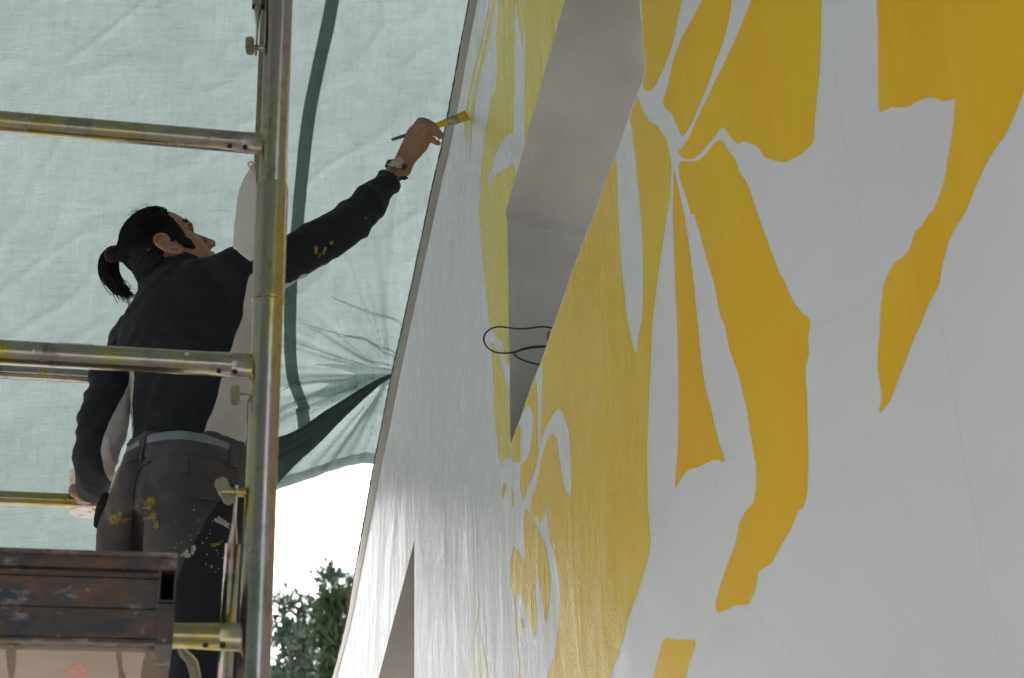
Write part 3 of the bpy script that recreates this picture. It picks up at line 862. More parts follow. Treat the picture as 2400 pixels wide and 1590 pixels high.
def brace(name, top, bot, label, flat_at_top):
    o = empty(name, bot, label, 'scaffold brace', 'scaffold braces')
    t = (bot - top).normalized()
    u = DX; v = t.cross(u).normalized(); u = v.cross(t).normalized()
    r = .0115
    L = (bot - top).length
    bm = bmesh.new()
    loft(bm, [(top - t * .012, u * .0022, v * .012), (top + t * .03, u * .0024, v * .0155), (top + t * .055, u * .0045, v * .0155), (top + t * .10, u * r * .9, v * r * 1.05), (top + t * .14, u * r, v * r), (bot - t * .14, u * r, v * r),
              (bot - t * .10, u * r * .9, v * r * 1.05), (bot - t * .055, u * .0045, v * .0155), (bot - t * .03, u * .0024, v * .0155), (bot + t * .012, u * .0022, v * .012)], 18, 4, False)
    obj('tube', bm, M['zinc'], o)
ztop = zat(600, 116, PN); zlow = zat(548, 1160, PN)
brace('scaffold_brace', PN - DX * .030 + UZ * (ztop + .95) + DY * .03, PN - DX * .036 + UZ * ztop, 'slim brace tube with flattened end pinned beside the post near the top rung', False)
brace('scaffold_brace', PN - DX * .038 + UZ * zlow, PN - DX * .038 + UZ * (zlow - .95) + DY * .35, 'golden brace tube with flattened end hanging down from the lower lock pin', True)

def deck():
    b = P(416, 1311, 2.372)
    right = Vector((b.x, b.y, 0)); zt = b.z
    o = empty('scaffold_deck', right - DX * .4 + UZ * zt, 'rusty steel scaffold deck end with open box rail and stained plywood underside, left foreground', 'scaffold deck')
    s = .3126 / (F_PX / (2.372 / ray(416, 1400).y))                                # metres per zoomed pixel at this distance
    L = 1.15
    # end beam: rolled channel profile, swept along the rung direction
    prof = [(0, 0), (-88 * s, 0), (-88 * s, .012), (-112 * s, .014), (-112 * s, .004), (-150 * s, .003), (-152 * s, .010), (-160 * s, .010), (-162 * s, .002), (-385 * s, .001), (-388 * s, .006), (-396 * s, .006), (-398 * s, .0),
            (-612 * s, -.002), (-616 * s, .003), (-622 * s, .003), (-624 * s, -.003), (-648 * s, -.003), (-648 * s, .018), (0, .018)]
    bm = bmesh.new()
    e = right - DX * (130 * s)
    rows = []
    for k in range(40):
        f = k / 39
        c = e - DX * (L * (1 - f)) + UZ * zt
        rows.append([c + UZ * (z + .0012 * noise.noise(Vector((f * 25, i, 0)))) + DY * (d + .0016 * noise.noise(Vector((f * 18, i, 4)))) for i, (z, d) in enumerate(prof)])
    ring_loft(bm, rows)
    obj('end_beam', bm, M['rust'], o)
    # top lip
    bm = bmesh.new()
    box(bm, right - DX * (L / 2 + .02) + UZ * (zt + .0035) + DY * .02, DX, DY, UZ, L / 2 + .02, .028, .0035, .001)
    obj('top_lip', bm, M['rustlip'], o)
    # hollow box rail whose open end faces out
    z0, z1 = zt - 78 * s, zt - 335 * s
    w = 128 * s; th = .0026
    cx = right - DX * (w / 2)
    bm = bmesh.new()
    hz = (z0 - z1) / 2; zc = (z0 + z1) / 2
    outer = [cx + DX * (sx * w / 2) + UZ * (zc + sz * hz) for sx, sz in ((-1, -1), (1, -1), (1, 1), (-1, 1))]
    inner = [cx + DX * (sx * (w / 2 - th)) + UZ * (zc + sz * (hz - th)) for sx, sz in ((-1, -1), (1, -1), (1, 1), (-1, 1))]
    D0 = DY * -.004; D1 = DY * .55
    rows = [[p + D1 for p in inner], [p + D0 for p in inner], [p + D0 for p in outer], [p + D1 for p in outer]]
    vr = [[bm.verts.new(p) for p in r_] for r_ in rows]
    for A, B in zip(vr, vr[1:] + vr[:1]):
        for i in range(4): bm.faces.new((A[i], A[(i + 1) % 4], B[(i + 1) % 4], B[i]))
    obj('side_rail', bm, M['rust'], o, smooth=False)
    bm = bmesh.new(); box(bm, cx + UZ * zc + DY * .30, DX, DY, UZ, w / 2 - th - .0004, .01, hz - th - .0004); obj('end_plug', bm, M['hole'], o)
    bm = bmesh.new(); box(bm, cx + UZ * ((z1 + zt - 660 * s) / 2 - .0005) + DY * .27, DX, DY, UZ, w / 2, .272, (z1 - (zt - 660 * s)) / 2 - .001, .002)
    obj('side_plate', bm, M['rust'], o)
    bm = bmesh.new(); box(bm, cx + UZ * (zt - 39 * s) + DY * .27, DX, DY, UZ, w / 2, .27, 38 * s, .001); obj('corner_block', bm, M['rustlip'], o)
    # plywood underside
    zb = zt - 672 * s
    bm = bmesh.new(); c = right - DX * (L / 2 + .004) + UZ * (zb + .012) + DY * .30
    box(bm, c, DX, DY, UZ, L / 2 - .01, .245, .009, .001); obj('plywood_panel', bm, M['ply'], o)
    def blot(pts, mat, nm):
        bm = bmesh.new()
        q = []
        for x, y in catmull(pts, 4, True):
            d = ray(x * .3126, 1100 + y * .3126)
            t = (zb + .0026 - CAM.z) / d.z
            q.append(CAM + d * t)
        vs_ = [bm.verts.new(p) for p in q]
        for t in tessellate_polygon([[Vector((p.x, p.y, 0)) for p in q]]): bm.faces.new([vs_[i] for i in t])
        obj(nm, bm, M[mat], o, smooth=False)
    blot([(472, 1522), (512, 1494), (552, 1474), (572, 1436), (598, 1438), (612, 1470), (655, 1492), (678, 1518), (648, 1562), (560, 1590), (492, 1568)], 'redpaint', 'paint_blot')
    blot([(50, 1330), (110, 1330), (120, 1440), (100, 1560), (70, 1560), (50, 1450)], 'stain', 'stain_mark')
    blot([(870, 1380), (910, 1380), (920, 1500), (960, 1600), (900, 1600), (885, 1480)], 'stain', 'stain_mark')
    blot([(1090, 1385), (1170, 1385), (1180, 1600), (1060, 1600)], 'stain', 'stain_mark')
    return zb
deck()

def rag():
    Y = 2.78
    o = empty('rag', D(428, 1500, Y), 'cream paint rag dangling beside the right end of the rusty deck', 'rag')
    bm = bmesh.new(); rows = []
    for (x, y, w) in catmull([(416, 1496, 5), (426, 1512, 10), (440, 1530, 11), (450, 1556, 9), (458, 1590, 8), (462, 1640, 4)], 6):
        p = D(x, y, Y); hw = w / 1000.0
        rows.append([p + Vector((hw * math.cos(a), .35 * hw * math.sin(a) + .006 * math.sin(3 * a), .004 * math.sin(2 * a + y * .05))) for a in (2 * math.pi * k / 14 for k in range(14))])
    ring_loft(bm, rows)
    obj('cloth', bm, simple('cream_rag', (.52, .47, .33), .85, var=.15, scale=40), o)
rag()

# white board tied to the post, and cord
def hung_board():
    pts = [(577, 392), (590, 396), (592, 592), (545, 575), (539, 560), (546, 480), (556, 430)]
    Y = 2.52
    o = empty('hanging_sheet', D(570, 590, Y), 'pale grey sheet hanging from a cord behind the scaffold post by the painter', 'sheet')
    f = [D(x, y, Y) for x, y in catmull(pts, 3, True)]
    bm = bmesh.new()
    a = [bm.verts.new(p) for p in f]; b = [bm.verts.new(p + Vector((.0, .004, 0))) for p in f]
    n = len(f); bm.faces.new(a); bm.faces.new(b[::-1])
    for i in range(n): bm.faces.new((a[i], a[(i + 1) % n], b[(i + 1) % n], b[i]))
    obj('panel', bm, simple('pale_plastic', (.62, .60, .57), .55, var=.06, scale=10), o, smooth=False)
    bm = bmesh.new()
    tube(bm, [D(583, 398, Y - .004), D(578, 390, Y - .006), D(574, 380, Y - .008), D(580, 374, Y - .01), D(586, 380, Y - .008), D(578, 386, Y - .01), D(592, 376, Y)], .0017, 6, 4, True)
    obj('cord', bm, simple('cord', (.5, .46, .38), .8), o)
hung_board()

# ------------------------------------------------------------------ trees beyond the gap
def leaf_mat(name, a, b):
    t = NT(name); n = t.noise(t.map(), 3.0, 3, .6)
    oi = t.n.new('ShaderNodeNewGeometry')
    t.set(base=t.ramp(oi.outputs['Random Per Island'], [(0, a), (1, b)]), rough=.6, spec=.3)
    return t.m
M['needle'] = leaf_mat('pine_needles', (.042, .075, .050), (.115, .165, .105))
M['cyp'] = leaf_mat('cypress_foliage', (.035, .062, .026), (.065, .105, .042))
M['bark'] = simple('bark', (.09, .065, .045), .9, var=.3, scale=20)
PINES = []
def pine(px, py_top, Y, h, spread, seed, label, mat, n_br=60, upright=0.0, group='trees beyond the tarp'):
    top = P(px, py_top, Y)
    rnd = random.Random(seed)
    base = Vector((top.x, top.y, 0)); H = top.z
    o = empty('pine_tree', base, label, 'tree', group)
    bm = bmesh.new()
    tr = [base + Vector((.12 * math.sin(k * 1.1 + seed), .1 * math.cos(k * 1.7), H * k / 6)) for k in range(7)]
    tube(bm, tr, [.16, .14, .12, .09, .065, .035, .012], 10, 3)
    lb = []
    for i in range(n_br):
        f = rnd.random() ** .8
        z = H * (1 - h + h * f)
        L = spread * (1 - f ** 1.4) * rnd.uniform(.55, 1.1) + .12
        az = rnd.uniform(0, 6.283)
        k = z / H * 6; j = min(5, int(k)); p0 = tr[j].lerp(tr[j + 1], k - j)
        el = rnd.uniform(.05, .7) + upright
        d = Vector((math.cos(az) * math.cos(el), math.sin(az) * math.cos(el), math.sin(el)))
        p1 = p0 + d * L * .6 + Vector((0, 0, -.04 * L)); p2 = p0 + d * L + Vector((0, 0, .12 * L))
        tube(bm, [p0, p1, p2], [.025 * (1 - f * .6), .014, .005], 5, 2)
        lb.append((p0, p1, p2, L))
    obj('trunk', bm, M['bark'], o)
    bm = bmesh.new()
    for p0, p1, p2, L in lb:
        for q in range(int(12 + L * 42)):
            s = rnd.uniform(.45, 1.08)
            p = (p0.lerp(p1, s * 2) if s < .5 else p1.lerp(p2, s * 2 - 1)) + Vector((rnd.gauss(0, .05), rnd.gauss(0, .05), rnd.gauss(0, .04))) * (1 + L * .4)
            dd = ((p2 - p0).normalized() * .7 + Vector((rnd.gauss(0, .55), rnd.gauss(0, .55), rnd.gauss(.35, .45)))).normalized()
            for m_ in range(4):
                d2 = (dd + Vector((rnd.gauss(0, .35), rnd.gauss(0, .35), rnd.gauss(0, .35)))).normalized()
                u, v = frame_of(d2)
                ln = rnd.uniform(.05, .11); w = rnd.uniform(.007, .014)
                pp = p + d2 * .01
                uu = (u * math.cos(m_) + v * math.sin(m_)) * w
                bm.faces.new([bm.verts.new(pp - uu * .4), bm.verts.new(pp + d2 * ln * .55 - uu), bm.verts.new(pp + d2 * ln), bm.verts.new(pp + d2 * ln * .5 + uu)])
    obj('crown', bm, mat, o, smooth=False)
    PINES.append(o)
pine(715, 1412, 13.0, .62, 1.0, 3, 'dark pine with open tufted crown left of the gap under the tarp', M['needle'], 60)
pine(812, 1362, 14.5, .62, 1.15, 11, 'taller dark pine with ragged top beside the wall edge', M['needle'], 66)
pine(830, 1440, 11.0, .8, .42, 5, 'slim mid green cypress partly hidden by the wall edge', M['cyp'], 120, .7)
pine(650, 1510, 12.0, .7, .8, 8, 'low pale green pine tucked behind the scaffold post', M['needle'], 55)

# ------------------------------------------------------------------ the painter
def cloth(name, base, rough=.85, weave=900, var=.2, extra=None, sheen=.2):
    t = NT(name)
    n1 = t.noise(t.map(), 9, 5, .6); n2 = t.noise(t.map(), weave, 2, .5)
    c = t.ramp(n1, [(.3, tuple(x * (1 - var) for x in base)), (.7, tuple(x * (1 + var) for x in base))])
    if extra: c = extra(t, c)
    t.set(base=c, rough=rough, spec=.25, sheen=sheen); t.bump(t.math('ADD', t.math('MULTIPLY', n2, .4), n1), .25, .003)
    return t.m
def skin_mat():
    t = NT('skin')
    n1 = t.noise(t.map(), 14, 5, .6); n2 = t.noise(t.map(), 420, 3, .6)
    t.set(base=t.ramp(n1, [(.3, (.215, .115, .062)), (.7, (.30, .168, .095))]), rough=.48, spec=.4, sss=.12)
    t.b.inputs['Subsurface Radius'].default_value = (.012, .004, .002)
    t.bump(n2, .18, .0012); return t.m
M['skin'] = skin_mat()
M['hair'] = simple('dark_hair', (.0045, .0038, .0035), .6, spec=.14, var=.4, scale=60)
def flecks(t, c):
    s = t.ramp(t.voro(t.map(), 11), [(.0, 1.0), (.016, 0.0)])
    return t.mix(t.math('MULTIPLY', s, .45), c, (.4, .4, .38))
M['shirt'] = cloth('black_jersey', (.0105, .0115, .014), .9, extra=flecks, sheen=.05)
M['shirtlight'] = cloth('pale_grey_jersey', (.42, .385, .375), .9, var=.06)
def worn(t, c):
    w = t.ramp(t.noise(t.map(), 6, 5, .65), [(.42, 0.0), (.72, .5)])
    c = t.mix(w, c, (.074, .065, .055))
    s = t.ramp(t.voro(t.map(loc=(2, 0, 1)), 13), [(.0, 1.0), (.02, 0.0)])
    return t.mix(t.math('MULTIPLY', s, .5), c, (.4, .4, .38))
M['trouser'] = cloth('grey_brown_twill', (.040, .035, .036), .9, 700, .2, worn, .1)
M['trouserdark'] = cloth('twill_shade_tone', (.012, .011, .015), .9, 700, .2, flecks, .05)  # dark tone for the shaded side of the right leg
def two_tone(name, a, b, extra, weave=900):
    t = NT(name)
    n1 = t.noise(t.map(), 9, 5, .6); n2 = t.noise(t.map(), weave, 2, .5)
    at = t.n.new('ShaderNodeAttribute'); at.attribute_name = 'panel'
    ca = extra(t, t.ramp(n1, [(.3, tuple(x * .8 for x in a)), (.7, tuple(x * 1.2 for x in a))]))
    cb = t.ramp(n1, [(.3, tuple(x * .93 for x in b)), (.7, tuple(x * 1.07 for x in b))])
    t.set(base=t.mix(t.ramp(at.outputs['Fac'], [(.48, 0.0), (.52, 1.0)]), ca, cb), rough=.85, spec=.28, sheen=.045)
    t.bump(t.math('ADD', t.math('MULTIPLY', n2, .4), n1), .3, .004); return t.m
M['waist'] = cloth('plum_grey_twill', (.052, .043, .050), .9, 700, .15, None, .1)
M['belt'] = simple('grey_belt', (.155, .175, .19), .55, var=.1, scale=50)
M['ypaint'] = simple('dried_yellow_paint', (.15, .110, .014), .8, var=.55, scale=90)
M['wpaint'] = simple('dried_white_paint', (.27, .26, .24), .8, var=.5, scale=110)
M['shoe'] = simple('dark_shoe', (.03, .028, .027), .7, var=.2)

FW = Vector((math.sin(R(25)), math.cos(R(25)), 0)); RT = Vector((math.cos(R(25)), -math.sin(R(25)), 0))
PY = 3.62
waist = D(425, 1030, PY)
person = empty('person', Vector((waist.x, waist.y, .78 + .0)), 'painter with a black ponytail and black top reaching up with a brush', 'person')
FLOOR_Z = waist.z - 1.02

# head axes
hd_el = math.atan2(D(389, 604, PY).z - CAM.z, PY)
hv = Vector((0, math.cos(R(25.5)), math.sin(R(25.5)))); hu = Vector((0, -math.sin(R(25.5)), math.cos(R(25.5)))); hr = Vector((1, 0, 0))
HR = (hr * .25 + hu * .45 - hv * .857).normalized()
HF = (hr * .78 + hu * .43 + hv * .53); HF = (HF - HR * HF.dot(HR)).normalized()
HU = HR.cross(HF).normalized()
if HU.z < 0: HU = -HU
HC = D(391, 601, 3.62)
def hp(f, r, u): return HC + HF * f + HR * r + HU * u

def tilt_rt(dy): return dy
def torso_rings(grow=0.0):
    g = grow
    def st(x, y, Y, hw, hd, roll=0.0):
        rr = (RT * math.cos(roll) + UZ * math.sin(roll))
        return (D(x, y, Y), rr * (hw + g), FW * (hd + g))
    return [st(436, 1045, 3.63, .130, .100, -.05), st(440, 985, 3.63, .124, .096, 0), st(443, 900, 3.63, .136, .104, .10), st(440, 820, 3.63, .154, .112, .22),
            st(431, 750, 3.63, .170, .112, .36), st(418, 700, 3.63, .155, .095, .42), st(408, 660, 3.64, .085, .075, .40)]
L_SH, R_SH = D(305, 812, 3.70), D(556, 640, 3.56)
def arm_l(g=0.0):
    return [(305, 812, 3.70, .058 + g), (272, 872, 3.68, .056 + g), (246, 945, 3.65, .052 + g), (233, 1012, 3.64, .050 + g), (222, 1070, 3.69, .043 + g), (216, 1118, 3.76, .034 + g), (215, 1143, 3.80, .027 + g)]
def arm_r(g=0.0):
    return [(548, 645, 3.56, .068 + g), (610, 622, 3.58, .060 + g), (680, 590, 3.60, .0475 + g), (745, 557, 3.62, .0465 + g), (795, 528, 3.63, .0455 + g), (850, 474, 3.66, .038 + g), (893, 424, 3.69, .0295 + g), (905, 411, 3.695, .0275 + g)]
def arm_loft(bm, chain, flat=1.0):
    pts = [(D(x, y, Y), r) for x, y, Y, r in chain]
    tube(bm, [p for p, r in pts], [r for p, r in pts], 20, 3, True)

def limb(bm, pts, rs, n=14, sub=3):
    tube(bm, pts, rs, n, sub, True)

# ---- body: head, neck, hidden torso and limbs, hands - one skin
def H(zx, zy, Y): return P(880 + zx * 260 / 2038.0, 240 + zy * 260 / 2038.0, Y)
def build_body():
    bm = bmesh.new()
    E = lambda f, r, u, a, b, c: ball(bm, hp(f, r, u), 1, a, b, c, 24, (HF, HR, HU))
    E(.003, 0, .048, .088, .076, .082)          # cranium
    E(-.016, 0, .035, .068, .073, .075)
    E(.030, 0, .045, .062, .066, .066)           # forehead
    loft(bm, [(hp(.030, 0, .02), HR * .064, HF * .060), (hp(.038, 0, -.02), HR * .060, HF * .056), (hp(.046, 0, -.06), HR * .050, HF * .048), (hp(.060, 0, -.095), HR * .030, HF * .030)], 24, 4)
    E(.058, .034, -.018, .028, .026, .024); E(.058, -.034, -.018, .028, .026, .024)      # cheekbones
    E(.082, .0, .040, .014, .046, .012)          # brow ridge
    loft(bm, [(hp(.086, 0, .028), HR * .008, HU * .010), (hp(.098, 0, .008), HR * .010, HU * .012), (hp(.111, 0, -.012), HR * .013, HU * .012)], 14, 4)
    E(.107, .0, -.016, .015, .013, .011)         # nose tip
    E(.098, .013, -.019, .011, .008, .008); E(.098, -.013, -.019, .011, .008, .008)
    E(.088, 0, -.045, .014, .024, .007); E(.087, 0, -.055, .014, .022, .008)   # lips
    E(.072, 0, -.095, .020, .022, .016)          # chin
    # neck
    nb = D(408, 668, 3.635)
    limb(bm, [hp(-.020, 0, -.02), hp(-.028, 0, -.075), nb, D(414, 720, 3.63)], [.060, .056, .060, .075], 20, 4)
    loft(bm, torso_rings(-.018), 24, 3)
    limb(bm, [D(410, 700, 3.63), L_SH, ], [.055, .045], 16, 1); limb(bm, [D(420, 690, 3.62), R_SH], [.055, .050], 16, 1)
    arm_loft(bm, arm_l(-.016)); 
    limb(bm, [D(548, 645, 3.56), D(680, 590, 3.60), D(790, 530, 3.63), D(850, 474, 3.66), D(893, 424, 3.69), D(918, 392, 3.71)], [.048, .036, .034, .032, .0265, .0225], 18, 3)
    # right hand: palm and wrist
    wr = H(555, 1045, 3.715)
    hv_ = (H(740, 560, 3.70) - wr).normalized(); ha = (H(1000, 760, 3.71) - H(490, 720, 3.70)).normalized(); hn = hv_.cross(ha).normalized()
    ha = hn.cross(hv_).normalized()
    loft(bm, [(H(470, 1230, 3.71), ha * .0265, hn * .0215), (H(545, 1060, 3.712), ha * .0260, hn * .0195), (H(650, 900, 3.71), ha * .0300, hn * .0180), (H(745, 750, 3.705), ha * .0330, hn * .0170), (H(800, 600, 3.705), ha * .0325, hn * .0160), (H(840, 500, 3.708), ha * .0270, hn * .0135)], 22, 4)
    def fing(zs, rs):
        limb(bm, [H(*z) for z in zs], rs, 12, 3)
    fing([(690, 560, 3.705), (800, 375, 3.693), (860, 345, 3.693), (985, 380, 3.70), (1085, 432, 3.716)], [.0105, .0105, .0100, .0088, .0078])      # index
    fing([(740, 620, 3.700), (800, 470, 3.688), (880, 425, 3.685), (1020, 440, 3.692), (1140, 530, 3.702), (1222, 622, 3.712)], [.0110, .0105, .0100, .0092, .0085, .0074])   # middle
    fing([(830, 700, 3.705), (910, 560, 3.695), (990, 515, 3.697), (1100, 550, 3.705), (1185, 625, 3.714)], [.0105, .0100, .0094, .0086, .0074])   # ring
    fing([(880, 790, 3.710), (960, 700, 3.710), (1040, 695, 3.714), (1110, 742, 3.720), (1165, 757, 3.725)], [.0098, .0088, .0080, .0072, .0062])   # little
    fing([(560, 860, 3.725), (640, 680, 3.738), (760, 560, 3.745), (920, 500, 3.746), (1040, 470, 3.742)], [.0140, .0125, .0108, .0098, .0082])     # thumb, behind the handle
    # left hand gripping the pot over the rail
    lw = D(215, 1138, 3.79)
    loft(bm, [(D(216, 1120, 3.77), RT * .026, UZ * .022), (lw, RT * .028, UZ * .022), (D(206, 1150, 3.82), RT * .034, UZ * .018), (D(196, 1150, 3.86), RT * .036, UZ * .016)], 18, 4)
    for k, (x0, x1) in enumerate(((176, 172), (190, 188), (206, 205), (222, 222))):
        limb(bm, [D(x0 + 8, 1150, 3.84), D(x0, 1142, 3.885), D(x1, 1146, 3.925), D(x1 + 2, 1158, 3.95)], [.010, .0098, .009, .008], 12, 3)
    limb(bm, [D(192, 1150, 3.80), D(172, 1140, 3.83), D(167, 1132, 3.87), D(170, 1126, 3.90)], [.013, .0115, .010, .0085], 12, 3)
    # hidden legs
    limb(bm, [D(350, 1120, 3.65), D(280, 1290, 3.68), Vector((D(272, 1480, 3.68).x, 3.69, FLOOR_Z + .50)), Vector((D(272, 1480, 3.68).x, 3.67, FLOOR_Z + .10))], [.085, .06, .045, .035], 18, 3)
    limb(bm, [D(470, 1120, 3.60), D(440, 1300, 3.56), Vector((D(470, 1480, 3.56).x, 3.57, FLOOR_Z + .50)), Vector((D(472, 1480, 3.56).x, 3.55, FLOOR_Z + .10))], [.09, .065, .048, .035], 18, 3)
    me = remesh(bm, .0030, 3, 'body')
    # sculpt eye sockets
    for v in me.vertices:
        d = v.co - HC
        if d.length > .2: continue
        f, r, u = d.dot(HF), d.dot(HR), d.dot(HU)
        for s in (1, -1):
            q = math.exp(-(((r - s * .031) / .015) ** 2 + ((u - .024) / .010) ** 2)) * (1 if f > .04 else 0)
            v.co -= HF * (.012 * q)
            q = math.exp(-(((f - .103) / .006) ** 2 + ((r - s * .007) / .0045) ** 2 + ((u + .024) / .005) ** 2))
            v.co += HU * (.006 * q)
    body = obj('body', me, M['skin'], person)
    return body
body = build_body()

# ear (right side, towards the camera), part of the face, separate shell
def ear(side):
    bm = bmesh.new()
    EU = (HU * .94 - HF * .30).normalized(); EF = (HF * .94 + HU * .30).normalized()
    def ep(a, b, o): return hp(-.004, side * (.073 + o), .002) + EF * a + EU * b
    rim = [(.012, .008, .004), (.014, .022, .008), (.004, .033, .012), (-.010, .034, .016), (-.021, .024, .019), (-.023, .008, .018), (-.018, -.010, .014), (-.010, -.022, .010), (.000, -.030, .007), (.008, -.027, .004), (.010, -.016, .003)]
    tube(bm, [ep(*p) for p in rim], [.003, .0036, .004, .0042, .0044, .0042, .0040, .0042, .0055, .0050, .003], 10, 4, True)
    loft(bm, [(ep(-.004, .030, .006), EF * .012, HR * .0022), (ep(-.006, .016, .006), EF * .017, HR * .0025), (ep(-.004, 0, .004), EF * .014, HR * .0025), (ep(0, -.018, .003), EF * .009, HR * .003)], 14, 3)
    tube(bm, [ep(.006, .020, .007), ep(-.006, .022, .010), ep(-.013, .010, .011), ep(-.011, -.006, .009), ep(-.002, -.014, .007)], [.002, .003, .0034, .0032, .0024], 8, 4, True)
    ball(bm, ep(.009, -.002, .005), .0045, seg=8)
    me = remesh(bm, .0016, 3, 'ear')
    return me
for s in (1, -1):
    obj('ear', ear(s), M['skin'], body)
bm = bmesh.new(); ball(bm, hp(-.001, .0745, .000), .0052, seg=10); obj('ear_canal', bm, M['hole'], body)
for s in (1, -1):
    bm = bmesh.new(); ball(bm, hp(.067, s * .030, .024), .0125, seg=16); ey = obj('eye', bm, simple('eye_white', (.22, .19, .17), .3, var=.05), body)
    bm = bmesh.new(); ball(bm, hp(.0750, s * .0318, .026), .0068, seg=12); obj('iris', bm, M['hole'], body)
    bm = bmesh.new()
    rnd = random.Random(5)
    for k in range(16):                                  # lashes
        a = k / 15
        p = hp(.078 + .004 * math.sin(a * 3.1), s * (.020 + .024 * a), .031 + .003 * math.sin(a * 3.1))
        d = (HF * 1.0 + HU * .75 + HR * (s * (a - .4) * .8)).normalized()
        tube(bm, [p, p + d * .005, p + d * .008 + HU * .003], [.0007, .0006, .0002], 4, 2)
    obj('eyelashes', bm, M['hair'], body)
    bm = bmesh.new()
    for k in range(60):
        a = rnd.random()
        p = hp(.088 - .020 * a * a, s * (.012 + .042 * a), .044 + .006 * math.sin(a * 3) + rnd.uniform(-.0035, .0035))
        d = (HR * (s * .8) + HU * rnd.uniform(.1, .5) + HF * rnd.uniform(-.1, .25)).normalized()
        tube(bm, [p, p + d * .008], [.0009, .0003], 4)
    obj('eyebrow', bm, M['hair'], body)

# ---- hair: scalp cap with strands combed back into a ponytail
TIEP = hp(-.104, .0, .080)
def scalp(az, el):
    """point on the hair surface: az around HU from the back, el up"""
    d = (HF * -math.cos(az) * math.cos(el) + HR * math.sin(az) * math.cos(el) + HU * math.sin(el))
    f, r, u = d.dot(HF), d.dot(HR), d.dot(HU)
    k = 1 / math.sqrt((f / .094) ** 2 + (r / .0835) ** 2 + (u / .092) ** 2)
    return hp(.003, 0, .046) + d * k
def hairy(f, r, u):
    """is this spot of the head covered with hair"""
    line = .055 + .35 * max(0, u - .10) - (.035 if abs(r) > .055 else 0)
    if u > .055: return f < .066 - abs(r) * .25
    if u > .005: return f < .030 - .0 or (abs(r) > .05 and f < .044 and u > .015)
    return f < -.020 + .35 * u
def build_hair():
    bm = bmesh.new()
    ball(bm, hp(.003, 0, .047), 1, .092, .0815, .0895, 40, (HF, HR, HU))
    ball(bm, hp(-.028, 0, .015), 1, .062, .068, .075, 30, (HF, HR, HU))
    limb(bm, [hp(-.040, 0, .0), hp(-.040, 0, -.055), hp(-.036, 0, -.085)], [.054, .050, .035], 18, 3)
    limb(bm, [hp(-.062, 0, .066), TIEP], [.034, .016], 16, 1)
    me = remesh(bm, .0035, 4, 'hair')
    b2 = bmesh.new(); b2.from_mesh(me)
    kill = []
    for v in b2.verts:
        d = v.co - HC
        f, r, u = d.dot(HF), d.dot(HR), d.dot(HU)
        n = noise.noise(v.co * 60) * .006
        if not hairy(f + n, r, u + n): kill.append(v)
        else:
            a = noise.noise(Vector((math.atan2(r, u) * 16, f * 5, 1))) + .5 * noise.noise(Vector((math.atan2(r, u) * 40, f * 8, 6)))
            top = max(0, min(1, (u - .05) / .06))
            v.co += (v.co - hp(-.01, 0, .04)).normalized() * (.0030 * a + .006 * top * (.4 + noise.noise(v.co * 28)))
    bmesh.ops.delete(b2, geom=kill, context='VERTS')
    b2.to_mesh(me); b2.free()
    hair = obj('hair', me, M['hair'], person)
    # strands
    rnd = random.Random(21)
    bm = bmesh.new()
    for i in range(620):
        az = rnd.uniform(-2.6, 2.6); el = rnd.uniform(-.1, 1.35)
        p = scalp(az, el); d = p - HC
        if not hairy(d.dot(HF) + .006, d.dot(HR), d.dot(HU)): continue
        pts = []
        for k in range(5):
            t = k / 4 * rnd.uniform(.6, .95)
            q = p.lerp(TIEP, t)
            dd = (q - hp(.003, 0, .046)).normalized()
            f, r, u = dd.dot(HF), dd.dot(HR), dd.dot(HU)
            kk = 1 / math.sqrt((f / .094) ** 2 + (r / .0835) ** 2 + (u / .092) ** 2)
            pts.append(hp(.003, 0, .046) + dd * max(kk * 1.002, (q - hp(.003, 0, .046)).length if t > .8 else 0) + dd * rnd.uniform(0, .0045 if i % 3 == 0 else .002))
        tube(bm, pts, [.0006, .0013, .0014, .0013, .0008], 5, 3)
    for i in range(55):                                   # flyaway wisps over the crown
        f0 = rnd.uniform(-.01, .062); r0 = rnd.uniform(-.04, .05)
        p = hp(f0, r0, .046 + .088 * math.sqrt(max(.05, 1 - (f0 / .094) ** 2 - (r0 / .0835) ** 2)))
        L = rnd.uniform(.012, .036)
        d = (HU * rnd.uniform(.35, .9) - HF * rnd.uniform(-.3, .9) + HR * rnd.uniform(-.4, .4)).normalized()
        tube(bm, [p, p + d * L * .5, p + d * L * .8 - HF * L * .25, p + d * L * .85 - HF * L * .6], [.0005, .0004, .0003, .00012], 4, 3)
    obj('strands', bm, M['hair'], hair)
    # sideburns in front of the ears
    for s in (1, -1):
        bm = bmesh.new()
        loft(bm, [(hp(.030, s * .066, .060), HF * .018, HR * .010), (hp(.033, s * .069, .030), HF * .016, HR * .0085), (hp(.034, s * .068, .008), HF * .013, HR * .0070), (hp(.041, s * .0635, -.014), HF * .0125, HR * .0060), (hp(.047, s * .0600, -.026), HF * .005, HR * .003)], 18, 5)
        for v in bm.verts: v.co += HF * (.004 * noise.noise(v.co * 140)) + HU * (.003 * noise.noise(v.co * 170))
        obj('sideburn', bm, M['hair'], hair)
    bm = bmesh.new()
    tdir = (D(252, 588, PY) - TIEP).normalized(); u, v = frame_of(tdir)
    for k in range(3):
        c = TIEP + tdir * (.003 + .006 * k)
        tube(bm, [c + (u * math.cos(a) + v * math.sin(a)) * .0155 for a in (2 * math.pi * i / 16 for i in range(17))], .0042, 8)
    obj('hair_tie', bm, M['hole'], hair)
    # ponytail
    bm = bmesh.new()
    core = [(276, 579, .013), (258, 585, .017), (251, 604, .020), (252, 630, .020), (263, 652, .0175), (279, 668, .013), (291, 676, .006)]
    pts = [D(x, y, 3.665) for x, y, r in core]
